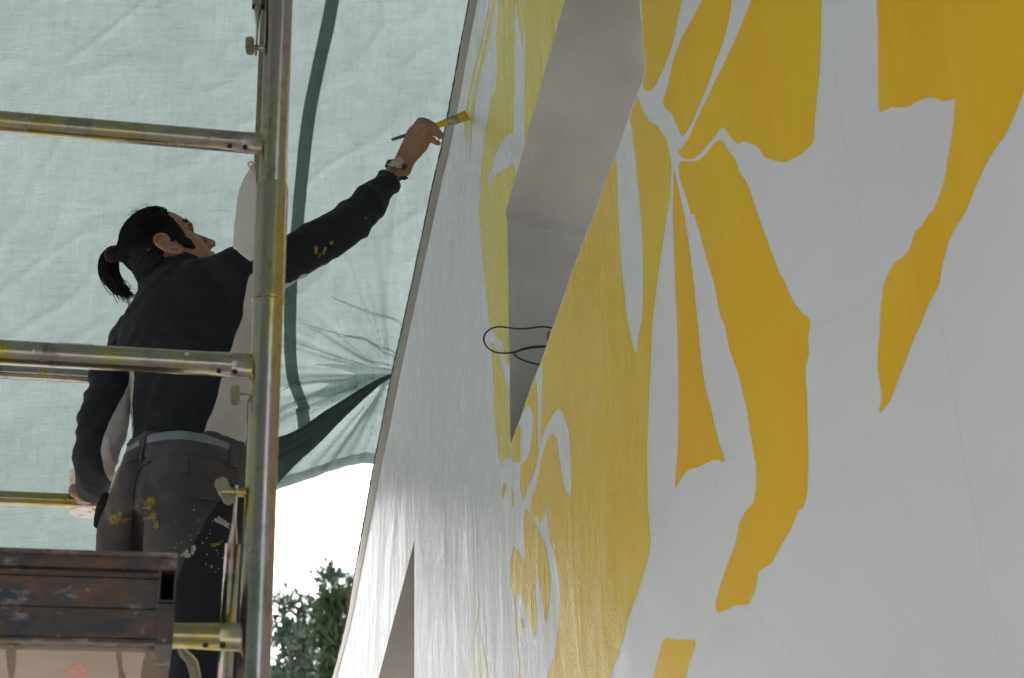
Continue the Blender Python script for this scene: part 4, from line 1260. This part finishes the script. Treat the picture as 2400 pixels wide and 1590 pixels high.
    tube(bm, pts, [r for *_, r in core], 14, 4, True)
    for i in range(300):
        a, rr = rnd.uniform(0, 6.283), rnd.uniform(.4, 1.3)
        end = rnd.uniform(.75, 1.06)
        q = []
        spread = rnd.gauss(0, 1)
        for k in range(7):
            x, y, r = core[k]
            t = k / 6
            q.append(D(x + math.cos(a) * r * 950 * rr * 1.0 + spread * 5 * t * t + t * t * rnd.uniform(-3, 3), y + math.sin(a) * r * 350 * rr + t * t * rnd.gauss(4, 8), 3.665 + math.sin(a) * r * rr))
        if rnd.random() < .25: q.append(q[-1] + (q[-1] - q[-2]) * rnd.uniform(.4, 1.3))
        tube(bm, q, [.0009, .0013, .0014, .0013, .0011, .0008] + [.0005] * (len(q) - 7) + [.0003], 4, 2)
    for x, y, x2, y2 in ((285, 672, 314, 690), (288, 674, 308, 680), (280, 676, 312, 686), (258, 650, 248, 646), (270, 668, 292, 686), (245, 590, 238, 606), (258, 584, 240, 586)):
        for j in range(6):
            p = D(x + rnd.uniform(-4, 4), y + rnd.uniform(-3, 3), 3.66); q = D(x2 + rnd.uniform(-6, 6), y2 + rnd.uniform(-4, 4), 3.66)
            tube(bm, [p, p.lerp(q, .5) + Vector((0, 0, .003)), q], [.0012, .0008, .0003], 4, 3)
    obj('ponytail', bm, M['hair'], hair)
build_hair()

# ---- shirt
def seg_side(v, a, b):                       # signed side of a vertical seam plane through a and b (world x-z)
    t = (v.z - a.z) / (b.z - a.z)
    return v.x - (a.x + (b.x - a.x) * t)
def build_shirt():
    bm = bmesh.new()
    loft(bm, torso_rings(.008), 32, 4)
    limb(bm, [D(400, 690, 3.63), D(350, 745, 3.66), L_SH], [.062, .062, .060], 20, 3)
    limb(bm, [D(412, 700, 3.62), D(490, 660, 3.58), D(548, 640, 3.56)], [.070, .066, .068], 20, 3)
    limb(bm, [D(360, 830, 3.65), D(310, 830, 3.69)], [.075, .05], 16, 1)
    limb(bm, [D(480, 760, 3.60), D(560, 665, 3.57)], [.09, .055], 16, 1)
    arm_loft(bm, arm_l()); arm_loft(bm, arm_r())
    # stand-up collar round the neck
    nb = D(404, 652, 3.64); ax = (hp(-.025, 0, -.05) - D(412, 712, 3.63)).normalized()
    cu, cv = frame_of(ax)
    tube(bm, [nb - ax * .030, nb - ax * .006, nb + ax * .012], [.080, .070, .063], 28, 4, True)
    me = remesh(bm, .0055, 5, 'shirt')
    # wrinkles
    nrms = [v.normal.copy() for v in me.vertices]
    for i, v in enumerate(me.vertices):
        p = v.co
        n = nrms[i]
        w = .0060 * noise.noise(Vector((p.x * 9 + p.z * 14, p.y * 8, p.z * 9 - p.x * 6)))
        w += .0050 * (1 - 2.4 * abs(noise.noise(Vector((p.x * 13 - p.z * 15, p.y * 7, (p.x + p.z) * 5)))))
        w += .0035 * (1 - 2.2 * abs(noise.noise(Vector((p.x * 6 + p.z * 22, p.y * 6 + 9, p.z * 6 - p.x * 14)))))
        if p.x < L_SH.x - .015:                                   # left sleeve: folds around the arm
            w += .0050 * (1 - 2 * abs(noise.noise(Vector((p.x * 4, p.y * 4, p.z * 26 + p.x * 8)))))
        if p.x > D(600, 600, 3.58).x:
            ax_ = (p.x * .8 + p.z * .55)
            w += .0038 * (1 - 2 * abs(noise.noise(Vector((ax_ * 24, p.y * 6 + 3, p.z * 5)))))
        v.co = p + n * w
    # cut at cuffs, hem and neck opening
    b2 = bmesh.new(); b2.from_mesh(me)
    nk = nb + ax * .020
    kill = []
    cuffR = D(900, 416, 3.69); cd_ = (D(905, 411, 3.695) - D(893, 424, 3.69)).normalized()
    cuffL = D(215, 1138, 3.79); cl_ = (D(215, 1143, 3.80) - D(216, 1118, 3.76)).normalized()
    for f in b2.faces:
        c = f.calc_center_median()
        if (c - cuffR).dot(cd_) > .004 and (c - cuffR).length < .08: kill.append(f)
        elif (c - cuffL).dot(cl_) > .004 and (c - cuffL).length < .07: kill.append(f)
        elif (c - nk).dot(ax) > 0 and (c - nk).length < .08: kill.append(f)
    bmesh.ops.delete(b2, geom=kill, context='FACES')
    A, B = D(577, 680, 3.55), D(484, 992, 3.55)
    b2.normal_update()
    lay = b2.verts.layers.float.new('panel')
    armx = D(322, 900, 3.65).x
    seam = [D(x, y, 3.64) for x, y in ((312, 850), (297, 901), (277, 955), (267, 983), (253, 1016), (242, 1057), (237, 1104), (233, 1160))]
    for v in b2.verts:
        c = v.co; d = -1.0
        wob = .003 * noise.noise(c * 22)
        if c.z < A.z + .03 and c.z > waist.z - .08 and c.x > D(405, 900, 3.6).x and c.x < D(600, 700, 3.5).x:
            d = seg_side(c, A, B) + wob
        if c.x < armx and c.z < seam[0].z:
            for p, q in zip(seam, seam[1:]):
                if q.z <= c.z <= p.z: d = seg_side(c, p, q) + wob
        if D(640, 610, 3.58).x < c.x < D(790, 590, 3.6).x:
            k = (c.x - D(640, 610, 3.58).x) / (D(790, 590, 3.6).x - D(640, 610, 3.58).x)
            d = (v.normal.dot((-UZ * .85 + FW * .5).normalized()) - .72 - .28 * k) * .03
        v[lay] = max(0, min(1, .5 + d * 25))
    b2.to_mesh(me); b2.free()
    o = obj('shirt', me, two_tone('black_and_grey_jersey', (.0058, .0068, .0100), (.40, .37, .355), flecks), person)
    md = o.modifiers.new('thick', 'SOLIDIFY'); md.thickness = .0022; md.offset = -1
    return o
shirt = build_shirt()

# ---- trousers
def build_trousers():
    bm = bmesh.new()
    g = .012
    def st(x, y, Y, hw, hd, roll=0.0):
        return (D(x, y, Y), (RT * math.cos(roll) + UZ * math.sin(roll)) * hw, FW * hd)
    loft(bm, [st(436, 1030, 3.63, .142, .114, -.06), st(429, 1080, 3.63, .152, .122, -.06), st(418, 1130, 3.63, .158, .132, -.06), st(406, 1180, 3.62, .168, .132, -.04), st(400, 1210, 3.62, .163, .12)], 32, 4, False)
    lk = Vector((D(272, 1480, 3.68).x, 3.69, FLOOR_Z + .50)); la = Vector((lk.x + .01, 3.68, FLOOR_Z + .05))
    rk = Vector((D(470, 1480, 3.56).x, 3.57, FLOOR_Z + .50)); ra = Vector((rk.x + .01, 3.56, FLOOR_Z + .05))
    limb(bm, [D(348, 1150, 3.65), D(308, 1215, 3.66), D(292, 1290, 3.68), D(282, 1390, 3.68), lk, lk.lerp(la, .5), la], [.080, .074, .069, .070, .066, .062, .062], 24, 4)
    limb(bm, [D(470, 1140, 3.60), D(452, 1215, 3.58), D(448, 1290, 3.57), D(460, 1390, 3.565), rk, rk.lerp(ra, .5), ra], [.110, .112, .106, .092, .076, .066, .064], 24, 4)
    ball(bm, D(356, 1128, 3.60), .086, 1, .9, 1.05, 20); ball(bm, D(450, 1125, 3.55), .108, 1, .85, 1.05, 20)   # seat
    me = remesh(bm, .006, 5, 'trousers')
    cr0, cr1 = D(322, 1080, 3.55), D(305, 1280, 3.55)
    nrms = [v.normal.copy() for v in me.vertices]
    for v, n in zip(me.vertices, nrms):
        p = v.co
        w = .005 * noise.noise(Vector((p.x * 7 + p.z * 5, p.y * 7, p.z * 6))) + .0035 * (1 - 2 * abs(noise.noise(Vector((p.x * 14 + p.z * 12, p.y * 8, p.z * 8 - p.x * 9)))))
        s = seg_side(p, cr0, cr1)
        if p.z < waist.z - .03 and p.z > waist.z - .34 and p.y < 3.66:          # seat seam
            w -= .012 * math.exp(-(s / .016) ** 2)
        v.co = p + n * w
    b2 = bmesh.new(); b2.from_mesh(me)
    lay = b2.verts.layers.float.new('panel')  # here 'panel' masks the painted shade on the right leg
    A, B = D(492, 1190, 3.5), D(416, 1345, 3.5)  # shaded side of the right leg, painted in as a darker cloth tone
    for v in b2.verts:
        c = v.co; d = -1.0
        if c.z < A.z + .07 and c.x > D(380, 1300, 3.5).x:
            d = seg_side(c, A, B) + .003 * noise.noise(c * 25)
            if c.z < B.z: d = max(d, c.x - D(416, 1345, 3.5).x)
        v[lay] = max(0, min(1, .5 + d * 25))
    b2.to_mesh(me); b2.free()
    tr = obj('trousers', me, two_tone('twill_shaded_leg', (.052, .045, .047), (.012, .011, .016), worn, 700), person)
    return tr
trousers = build_trousers()

def surf(mesh_obj, x, y, off=.0015, scale=K):
    """front surface of a built garment at a photograph position, for things that lie on it"""
    d = ray(x * scale, y * scale).normalized()
    Mi = mesh_obj.matrix_world.inverted()
    root = mesh_obj.parent
    loc = root.location
    ok, p, n, i = mesh_obj.ray_cast(CAM - loc, d)
    if not ok: return None, None
    if n.dot(d) > 0: n = -n
    return p + loc + n * off, n
bpy.context.view_layer.update()

def on_cloth(target, pts, mat, name, parent, off=.0018, seed=0):
    bm = bmesh.new()
    q = catmull(pts, 8, True)
    if len(pts) == 4 and name == 'paint_smear':
        mx_, my_ = sum(p[0] for p in q) / len(q), sum(p[1] for p in q) / len(q)
        q = [[mx_ + (p[0] - mx_) * .75, my_ + (p[1] - my_) * .75] for p in q]
    cx = sum(p[0] for p in q) / len(q); cy = sum(p[1] for p in q) / len(q)
    R_ = max(math.hypot(p[0] - cx, p[1] - cy) for p in q)
    rings = []
    for s in (1.0, .8, .55, .28):
        rr = []
        for i, p in enumerate(q):
            n1 = noise.noise(Vector((p[0] * .22, p[1] * .22, seed))); n2 = noise.noise(Vector((p[0] * .7, p[1] * .7, seed + 5)))
            j = 1 + (.34 * n1 + .34 * n2) * max(0, (s - .3) / .7)
            a, n = surf(target, cx + (p[0] - cx) * s * j, cy + (p[1] - cy) * s * j, off)
            if a is None: return
            rr.append(a)
        rings.append(rr)
    a, n = surf(target, cx, cy, off)
    vr = [[bm.verts.new(p) for p in r] for r in rings]; c = bm.verts.new(a); m = len(q)
    for A, B in zip(vr, vr[1:]):
        for i in range(m): bm.faces.new((A[i], A[(i + 1) % m], B[(i + 1) % m], B[i]))
    for i in range(m): bm.faces.new((vr[-1][i], vr[-1][(i + 1) % m], c))
    return obj(name, bm, M[mat] if isinstance(mat, str) else mat, parent)

def z3(*p): return [(x * .33798 * 1 / K, (800 + y * .33798) / K) for x, y in p]
# yellow and white paint on the trousers
for i, (p, m) in enumerate(((z3((1010, 1100), (1040, 1085), (1080, 1090), (1080, 1130), (1065, 1160), (1030, 1170), (1005, 1150)), 'ypaint'), (z3((970, 1250), (1000, 1225), (1040, 1210), (1070, 1175), (1090, 1200), (1085, 1230), (1040, 1240), (1000, 1245)), 'ypaint'),
                            (z3((1070, 1245), (1100, 1240), (1100, 1280), (1085, 1310), (1068, 1280)), 'ypaint'), (z3((765, 1210), (800, 1200), (830, 1180), (848, 1200), (840, 1225), (905, 1218), (900, 1238), (840, 1255), (780, 1270)), 'ypaint'),
                            (z3((1490, 1230), (1520, 1215), (1560, 1245), (1590, 1280), (1585, 1300), (1540, 1275), (1500, 1260)), 'wpaint'), (z3((1255, 1490), (1285, 1445), (1310, 1460), (1320, 1490), (1300, 1505), (1275, 1490)), 'wpaint'),
                            (z3((1325, 1430), (1350, 1420), (1355, 1450), (1335, 1490), (1322, 1470)), 'wpaint'), (z3((1455, 1410), (1480, 1400), (1500, 1410), (1545, 1380), (1520, 1405), (1470, 1430)), 'ypaint'))):
    on_cloth(trousers, p, m, 'paint_smear', trousers, .0016, i * 3.1)
for i, p in enumerate((((742, 585), (750, 570), (756, 572), (748, 592)), ((724, 570), (733, 566), (736, 576), (728, 596)), ((757, 562), (764, 556), (772, 558), (768, 568)), ((734, 588), (741, 586), (738, 596)), ((842, 505), (845, 503), (846, 507)))):
    on_cloth(shirt, p, 'ypaint', 'paint_smear', shirt, .0022, i * 1.7)

rs_ = random.Random(31)
for k in range(34):
    for (cx_, cy_, sx_, sy_, m_) in ((455, 1225, 60, 60, 'wpaint'), (500, 1290, 28, 60, 'wpaint'), (335, 1180, 30, 35, 'ypaint')):
        if rs_.random() < .45:
            x_, y_ = rs_.gauss(cx_, sx_ * .5), rs_.gauss(cy_, sy_ * .5); r_ = rs_.uniform(.7, 2.2)
            if x_ < 525: on_cloth(trousers, [(x_ - r_, y_), (x_, y_ - r_ * rs_.uniform(.6, 1.6)), (x_ + r_, y_), (x_, y_ + r_ * rs_.uniform(.6, 1.8))], m_, 'paint_fleck', trousers, .0014, k)
def waistband():
    # band of trouser cloth following the waist, belt, loops, pocket flap
    def row(pts, off):
        out = []
        for x, y in pts:
            a, n = surf(trousers, x, y, off)
            out.append(a)
        return out
    def strip(up, lo, off, mat, name, parent, th=.004, n=8, puff=0.0):
        A, B = catmull(up, n), catmull(lo, n)
        bm = bmesh.new(); rows = []
        for (x, y), (x2, y2) in zip(A, B):
            r = []
            for k in range(4):
                t = k / 3
                a, nn = surf(trousers, x + (x2 - x) * t, y + (y2 - y) * t, off + .0015 * math.sin(t * 3.14) + puff * t)
                if a is None: r = None; break
                r.append((a, nn))
            if r: rows.append([p for p, _ in r] + [p - nn * th for p, nn in r[::-1]])
        if len(rows) > 1:
            ring_loft(bm, rows); return obj(name, bm, M[mat] if isinstance(mat, str) else mat, parent)
    strip([(300, 1033), (330, 1013), (372, 1002), (420, 999), (470, 1006), (515, 1020), (548, 1034)], [(293, 1047), (327, 1030), (371, 1020), (420, 1018), (470, 1025), (515, 1038), (548, 1052)], .0035, 'belt', 'belt', trousers)
    strip([(294, 1030), (330, 1006), (372, 993), (420, 989), (470, 996), (515, 1008), (552, 1026)], [(297, 1037), (330, 1015), (372, 1003), (420, 1000), (470, 1007), (515, 1021), (552, 1038)], .0045, 'waist', 'waistband', trousers)
    strip([(291, 1047), (326, 1029), (370, 1019), (420, 1017), (470, 1024), (515, 1037), (552, 1052)], [(282, 1078), (322, 1062), (370, 1052), (420, 1050), (470, 1056), (515, 1066), (552, 1080)], .0022, 'waist', 'waistband', trousers)
    strip([(335, 1004), (350, 998), (364, 995)], [(320, 1062), (338, 1070), (358, 1050)], .0085, 'waist', 'belt_loop', trousers)
    strip([(428, 992), (442, 993), (457, 996)], [(411, 1050), (428, 1060), (446, 1050)], .0085, 'waist', 'belt_loop', trousers)
    strip([(530, 1016), (540, 1020), (552, 1026)], [(526, 1078), (538, 1082), (550, 1084)], .0085, 'waist', 'belt_loop', trousers)
    strip([(372, 1103), (400, 1099), (440, 1101), (480, 1115), (508, 1132)], [(376, 1122), (402, 1130), (432, 1142), (470, 1156), (500, 1162)], .005, 'waist', 'pocket_flap', trousers, .004, 8, .013)
    # seams
    for pts in ([(318, 1095), (312, 1120), (308, 1160), (306, 1210), (308, 1270)], [(318, 1095), (332, 1078), (352, 1066)], [(436, 1064), (437, 1082), (438, 1097)]):
        L = [surf(trousers, x, y, .0007)[0] for x, y in catmull(pts, 5)]
        bm = bmesh.new(); tube(bm, [p for p in L if p is not None], .0013, 6); obj('seam', bm, M['hole'], trousers)
    # thigh pocket on the left leg
    bm = bmesh.new()
    loft(bm, [(D(264, 1150, 3.665), RT * .005, FW * .04), (D(254, 1175, 3.665), RT * .009, FW * .045), (D(247, 1205, 3.67), RT * .009, FW * .045), (D(242, 1226, 3.675), RT * .004, FW * .04)], 16, 4)
    obj('cargo_pocket', bm, M['trouser'], trousers)
waistband()

# shoes on the working boards
for (x, Y) in ((272, 3.68), (472, 3.56)):
    bx = D(x, 1480, Y).x + .01
    bm = bmesh.new()
    loft(bm, [(Vector((bx, Y, FLOOR_Z + .048)) - FW * .06, RT * .036, UZ * .046), (Vector((bx, Y, FLOOR_Z + .050)), RT * .038, UZ * .05), (Vector((bx, Y, FLOOR_Z + .038)) + FW * .10, RT * .044, UZ * .038), (Vector((bx, Y, FLOOR_Z + .026)) + FW * .18, RT * .036, UZ * .026)], 18, 4)
    limb(bm, [Vector((bx, Y, FLOOR_Z + .05)) - FW * .03, Vector((bx, Y, FLOOR_Z + .12)) - FW * .02], [.042, .040], 16, 1)
    for v in bm.verts: v.co.z = max(v.co.z, FLOOR_Z + .002)
    obj('shoe', bm, M['shoe'], person)

# watch on the right wrist
def watch():
    ax = (H(740, 560, 3.70) - H(470, 1230, 3.71)).normalized()
    c = H(400, 1200, 3.708); side = ax.cross(Vector((0, -1, -.3))).normalized(); dep = side.cross(ax).normalized()
    if dep.y > 0: dep = -dep
    wax = (ax * .90 + side * .0).normalized()
    bm = bmesh.new()
    rows = []
    for k in range(29):
        a = 2 * math.pi * k / 28
        p = c + side * (.0285 * math.cos(a)) + dep * (.0240 * math.sin(a))
        nrm = (side * math.cos(a) + dep * math.sin(a)).normalized()
        rows.append([p + wax * .0075, p + wax * .0075 + nrm * .002, p - wax * .0075 + nrm * .002, p - wax * .0075])
    ring_loft(bm, rows, False)
    strap = obj('watch_strap', bm, simple('dark_leather', (.02, .014, .011), .6, var=.3), person)
    cc = H(385, 1115, 3.677)
    nrm = (cam.matrix_world.translation - cc).normalized() * .62 + (UZ * .60 + Vector((-.25, .0, 0)))
    nrm = nrm.normalized(); u, v = frame_of(nrm)
    steel = simple('watch_steel', (.42, .38, .30), .28, 1.0, var=.1)
    bm = bmesh.new()
    n = 28
    def disc(r, h): return [cc + nrm * h + (u * math.cos(a) + v * math.sin(a)) * r for a in (2 * math.pi * i / n for i in range(n))]
    ring_loft(bm, [disc(.0165, -.006), disc(.0192, -.004), disc(.0195, .001), disc(.0185, .0032), disc(.0160, .0034), disc(.0155, .0022)])
    for s in (-1, 1):
        for t in (-1, 1):
            p = cc + wax.cross(nrm).normalized() * (s * .017) + wax * (t * .008) - nrm * .002
            ball(bm, p, .004, seg=8)
    ball(bm, cc + u * .0215, .003, seg=8)
    w = obj('wristwatch', bm, steel, person)
    bm = bmesh.new(); bm.faces.new([bm.verts.new(p) for p in disc(.0152, .0026)]); obj('dial', bm, simple('watch_dial', (.40, .34, .27), .3, var=.05), w, smooth=False)
    bm = bmesh.new()
    for d, L in ((u * .6 + v * .8, .009), (u * -.9 + v * .3, .011)):
        d = d.normalized(); box(bm, cc + nrm * .0031 + d * L / 2, d, nrm.cross(d).normalized(), nrm, L / 2, .0005, .0002)
    obj('hands', bm, M['hole'], w)
    bm = bmesh.new()
    loft(bm, [(H(470, 1395, 3.69), side * .003, wax * .007), (H(530, 1395, 3.69), UZ * .006, dep * .003), (H(590, 1390, 3.69), UZ * .003, dep * .002)], 12, 4)
    obj('strap_tail', bm, strap.data.materials[0], strap)
watch()

def bracelet():
    bm_mat = simple('dark_bead', (.015, .012, .011), .4, var=.3)
    gold = simple('yellow_bead', (.35, .24, .04), .5)
    o = None
    c = D(216, 1132, 3.79)
    ax = (D(210, 1150, 3.82) - D(216, 1110, 3.76)).normalized(); u, v = frame_of(ax)
    me = None
    for k in range(26):
        a = 2 * math.pi * k / 26
        p = c + u * (.0315 * math.cos(a)) + v * (.0285 * math.sin(a))
        bm = bmesh.new(); ball(bm, p, .0044, seg=8)
        if o is None:
            bm2 = bmesh.new(); tube(bm2, [c + u * (.0315 * math.cos(b)) + v * (.0285 * math.sin(b)) for b in (2 * math.pi * i / 24 for i in range(25))], .0012, 6)
            o = obj('bead_bracelet', bm2, bm_mat, person)
        obj('bead', bm, gold if k % 9 == 4 else bm_mat, o)
bracelet()

# ---- brush held in the right hand
def brush():
    tip = W0 + WN * -.004; butt = H(320, 683, 3.735)
    ax = (tip - butt).normalized(); L = (tip - butt).length
    u = (UZ - ax * ax.z).normalized(); v = ax.cross(u).normalized()
    o = empty('paint_brush', butt, 'flat paint brush with yellow bristles held by the painter and touching the wall', 'paint brush')
    wood = simple('grey_brush_handle', (.12, .12, .11), .45, var=.25, scale=70)
    s = L / 1450.0
    bm = bmesh.new()
    tube(bm, [butt, butt + ax * L * .15, butt + ax * L * .35, butt + ax * L * .55, butt + ax * L * .70, butt + ax * L * .73], [.0042, .0046, .0050, .0056, .0060, .0050], 12, 3, True)
    h = obj('handle', bm, wood, o)
    bm = bmesh.new(); loft(bm, [(butt + ax * L * .56, u * .0075, v * .0066), (butt + ax * L * .64, u * .0088, v * .0070), (butt + ax * L * .70, u * .0095, v * .0070)], 14, 4); obj('paint_smear', bm, M['ypaintwet'], h)
    bm = bmesh.new()
    rows = [[butt + ax * (L * f) + u * (a * hu_) + v * (b * hv_) for a, b in ((-1, -.7), (-1, .7), (-.7, 1), (.7, 1), (1, .7), (1, -.7), (.7, -1), (-.7, -1))] for f, hu_, hv_ in ((.70, .0085, .0068), (.73, .0105, .0066), (.80, .0115, .0058), (.865, .012, .0052))]
    ring_loft(bm, rows)
    fe = obj('ferrule', bm, simple('tin_ferrule', (.30, .31, .27), .35, .85, var=.25, scale=120), o)
    bm = bmesh.new(); loft(bm, [(butt + ax * L * .745, u * .010, v * .0071), (butt + ax * L * .78, u * .0112, v * .0066), (butt + ax * L * .815, u * .0108, v * .0061)], 14, 3); obj('paint_smear', bm, M['ypaintwet'], fe)
    bm = bmesh.new(); rnd = random.Random(2)
    for i in range(260):
        a, b = rnd.uniform(-1, 1), rnd.uniform(-1, 1)
        p = butt + ax * L * .855 + u * (a * .0112) + v * (b * .0046)
        q = tip + u * (a * .0135 + .001) + v * (b * .003) - ax * rnd.uniform(0, .004)
        tube(bm, [p, p.lerp(q, .6), q], [.0009, .0009, .0005], 4, 1)
    rows = [[butt + ax * (L * f) + u * (a * hu_) + v * (b * hv_) for a, b in ((-1, -.6), (-1, .6), (-.7, 1), (.7, 1), (1, .6), (1, -.6), (.7, -1), (-.7, -1))] for f, hu_, hv_ in ((.855, .0112, .0046), (.92, .0125, .0042), (.985, .0130, .0022))]
    ring_loft(bm, rows)
    obj('bristles', bm, M['ypaintwet'], o)
M['ypaintwet'] = simple('wet_yellow_paint', (.62, .43, .01), .3, var=.2, scale=60)
brush()

# ---- paint pot behind the rail
def pot():
    c = D(212, 1135, 3.965); r = .058; h = .105
    base = c - UZ * .058
    o = empty('paint_pot', base, 'small white plastic paint pot with brown and yellow stains in the painter\'s left hand', 'paint pot')
    t = NT('stained_white_plastic')
    n1 = t.noise(t.map(), 34, 4, .6); n2 = t.noise(t.map(loc=(3, 3, 3)), 20, 4, .6)
    col = t.mix(t.ramp(n1, [(.56, 0.0), (.64, .8)]), (.62, .57, .52), (.16, .08, .05))
    col = t.mix(t.ramp(n2, [(.60, 0.0), (.66, .9)]), col, (.55, .40, .05))
    t.set(base=col, rough=.45)
    bm = bmesh.new()
    n = 32
    def ring(rr, z): return [base + UZ * z + Vector((math.cos(a), math.sin(a), 0)) * rr for a in (2 * math.pi * k / n for k in range(n))]
    ring_loft(bm, [ring(r * .84, 0), ring(r * .86, .004), ring(r * .97, h - .012), ring(r * 1.04, h - .012), ring(r * 1.05, h - .002), ring(r * 1.0, h), ring(r * .95, h - .003), ring(r * .83, .006)])
    obj('pot_body', bm, t.m, o)
    bm = bmesh.new(); bm.faces.new([bm.verts.new(p) for p in ring(r * .90, h * .55)]); obj('paint', bm, M['ypaintwet'], o, smooth=False)
    bm = bmesh.new()
    loft(bm, [(base + Vector((.020, -.048, .012)), Vector((.018, 0, 0)), UZ * .006), (base + Vector((.026, -.046, -.001)), Vector((.012, 0, 0)), UZ * .005), (base + Vector((.028, -.045, -.008)), Vector((.004, 0, 0)), UZ * .003)], 10, 3)
    obj('drip', bm, M['ypaintwet'], o)
pot()

# ---- working boards the painter stands on (below the picture), resting on the two frames
def boards():
    zt = FLOOR_Z
    c0 = PN.lerp(PF, .5)
    o = empty('scaffold_board', Vector((D(380, 1480, 3.6).x, 3.6, zt)), 'timber working boards under the painter\'s feet', 'scaffold board')
    for k in range(3):
        bm = bmesh.new(); box(bm, Vector((D(380, 1480, 3.6).x - .05, 3.36 + .235 * k, zt - .020)), DX, DY, UZ, .62, .112, .019, .003)
        obj('board', bm, M['ply'], o)
    for s in (-1, 1):
        bm = bmesh.new(); c = Vector((D(380, 1480, 3.6).x - .05, 3.6, 0)) + DX * (s * .5)
        for d in (-.3, .3): tube(bm, [c + DY * d + UZ * .0, c + DY * d + UZ * (zt - .04)], .02, 12)
        tube(bm, [c - DY * .36 + UZ * (zt - .055), c + DY * .36 + UZ * (zt - .055)], .0155, 12)
        obj('trestle', bm, M['dullzinc'], o)
boards()

# unseen pines added left of the view for the glossy paint to mirror
for k, (X, Y, px_h) in enumerate(((-4.6, 9.0, 5.2), (-7.4, 10.5, 6.0), (-6.6, 7.2, 4.6), (-9.6, 9.2, 5.4))):
    t = PINES[k % 2].copy(); COL.objects.link(t); t.location = (X, Y, 0); t.rotation_euler = (0, 0, 1.3 * k + .4)
    t.scale = (1, 1, 1)
    t['label'] = ('tall unseen pine added outside the left end of the tarp for reflections', 'broad unseen pine added farthest left beyond the tarp for reflections', 'nearest unseen pine added outside the tarp on the left for reflections', 'unseen pine added at the far left for reflections')[k]
    for ch in PINES[k % 2].children:
        c = ch.copy(); COL.objects.link(c); c.parent = t
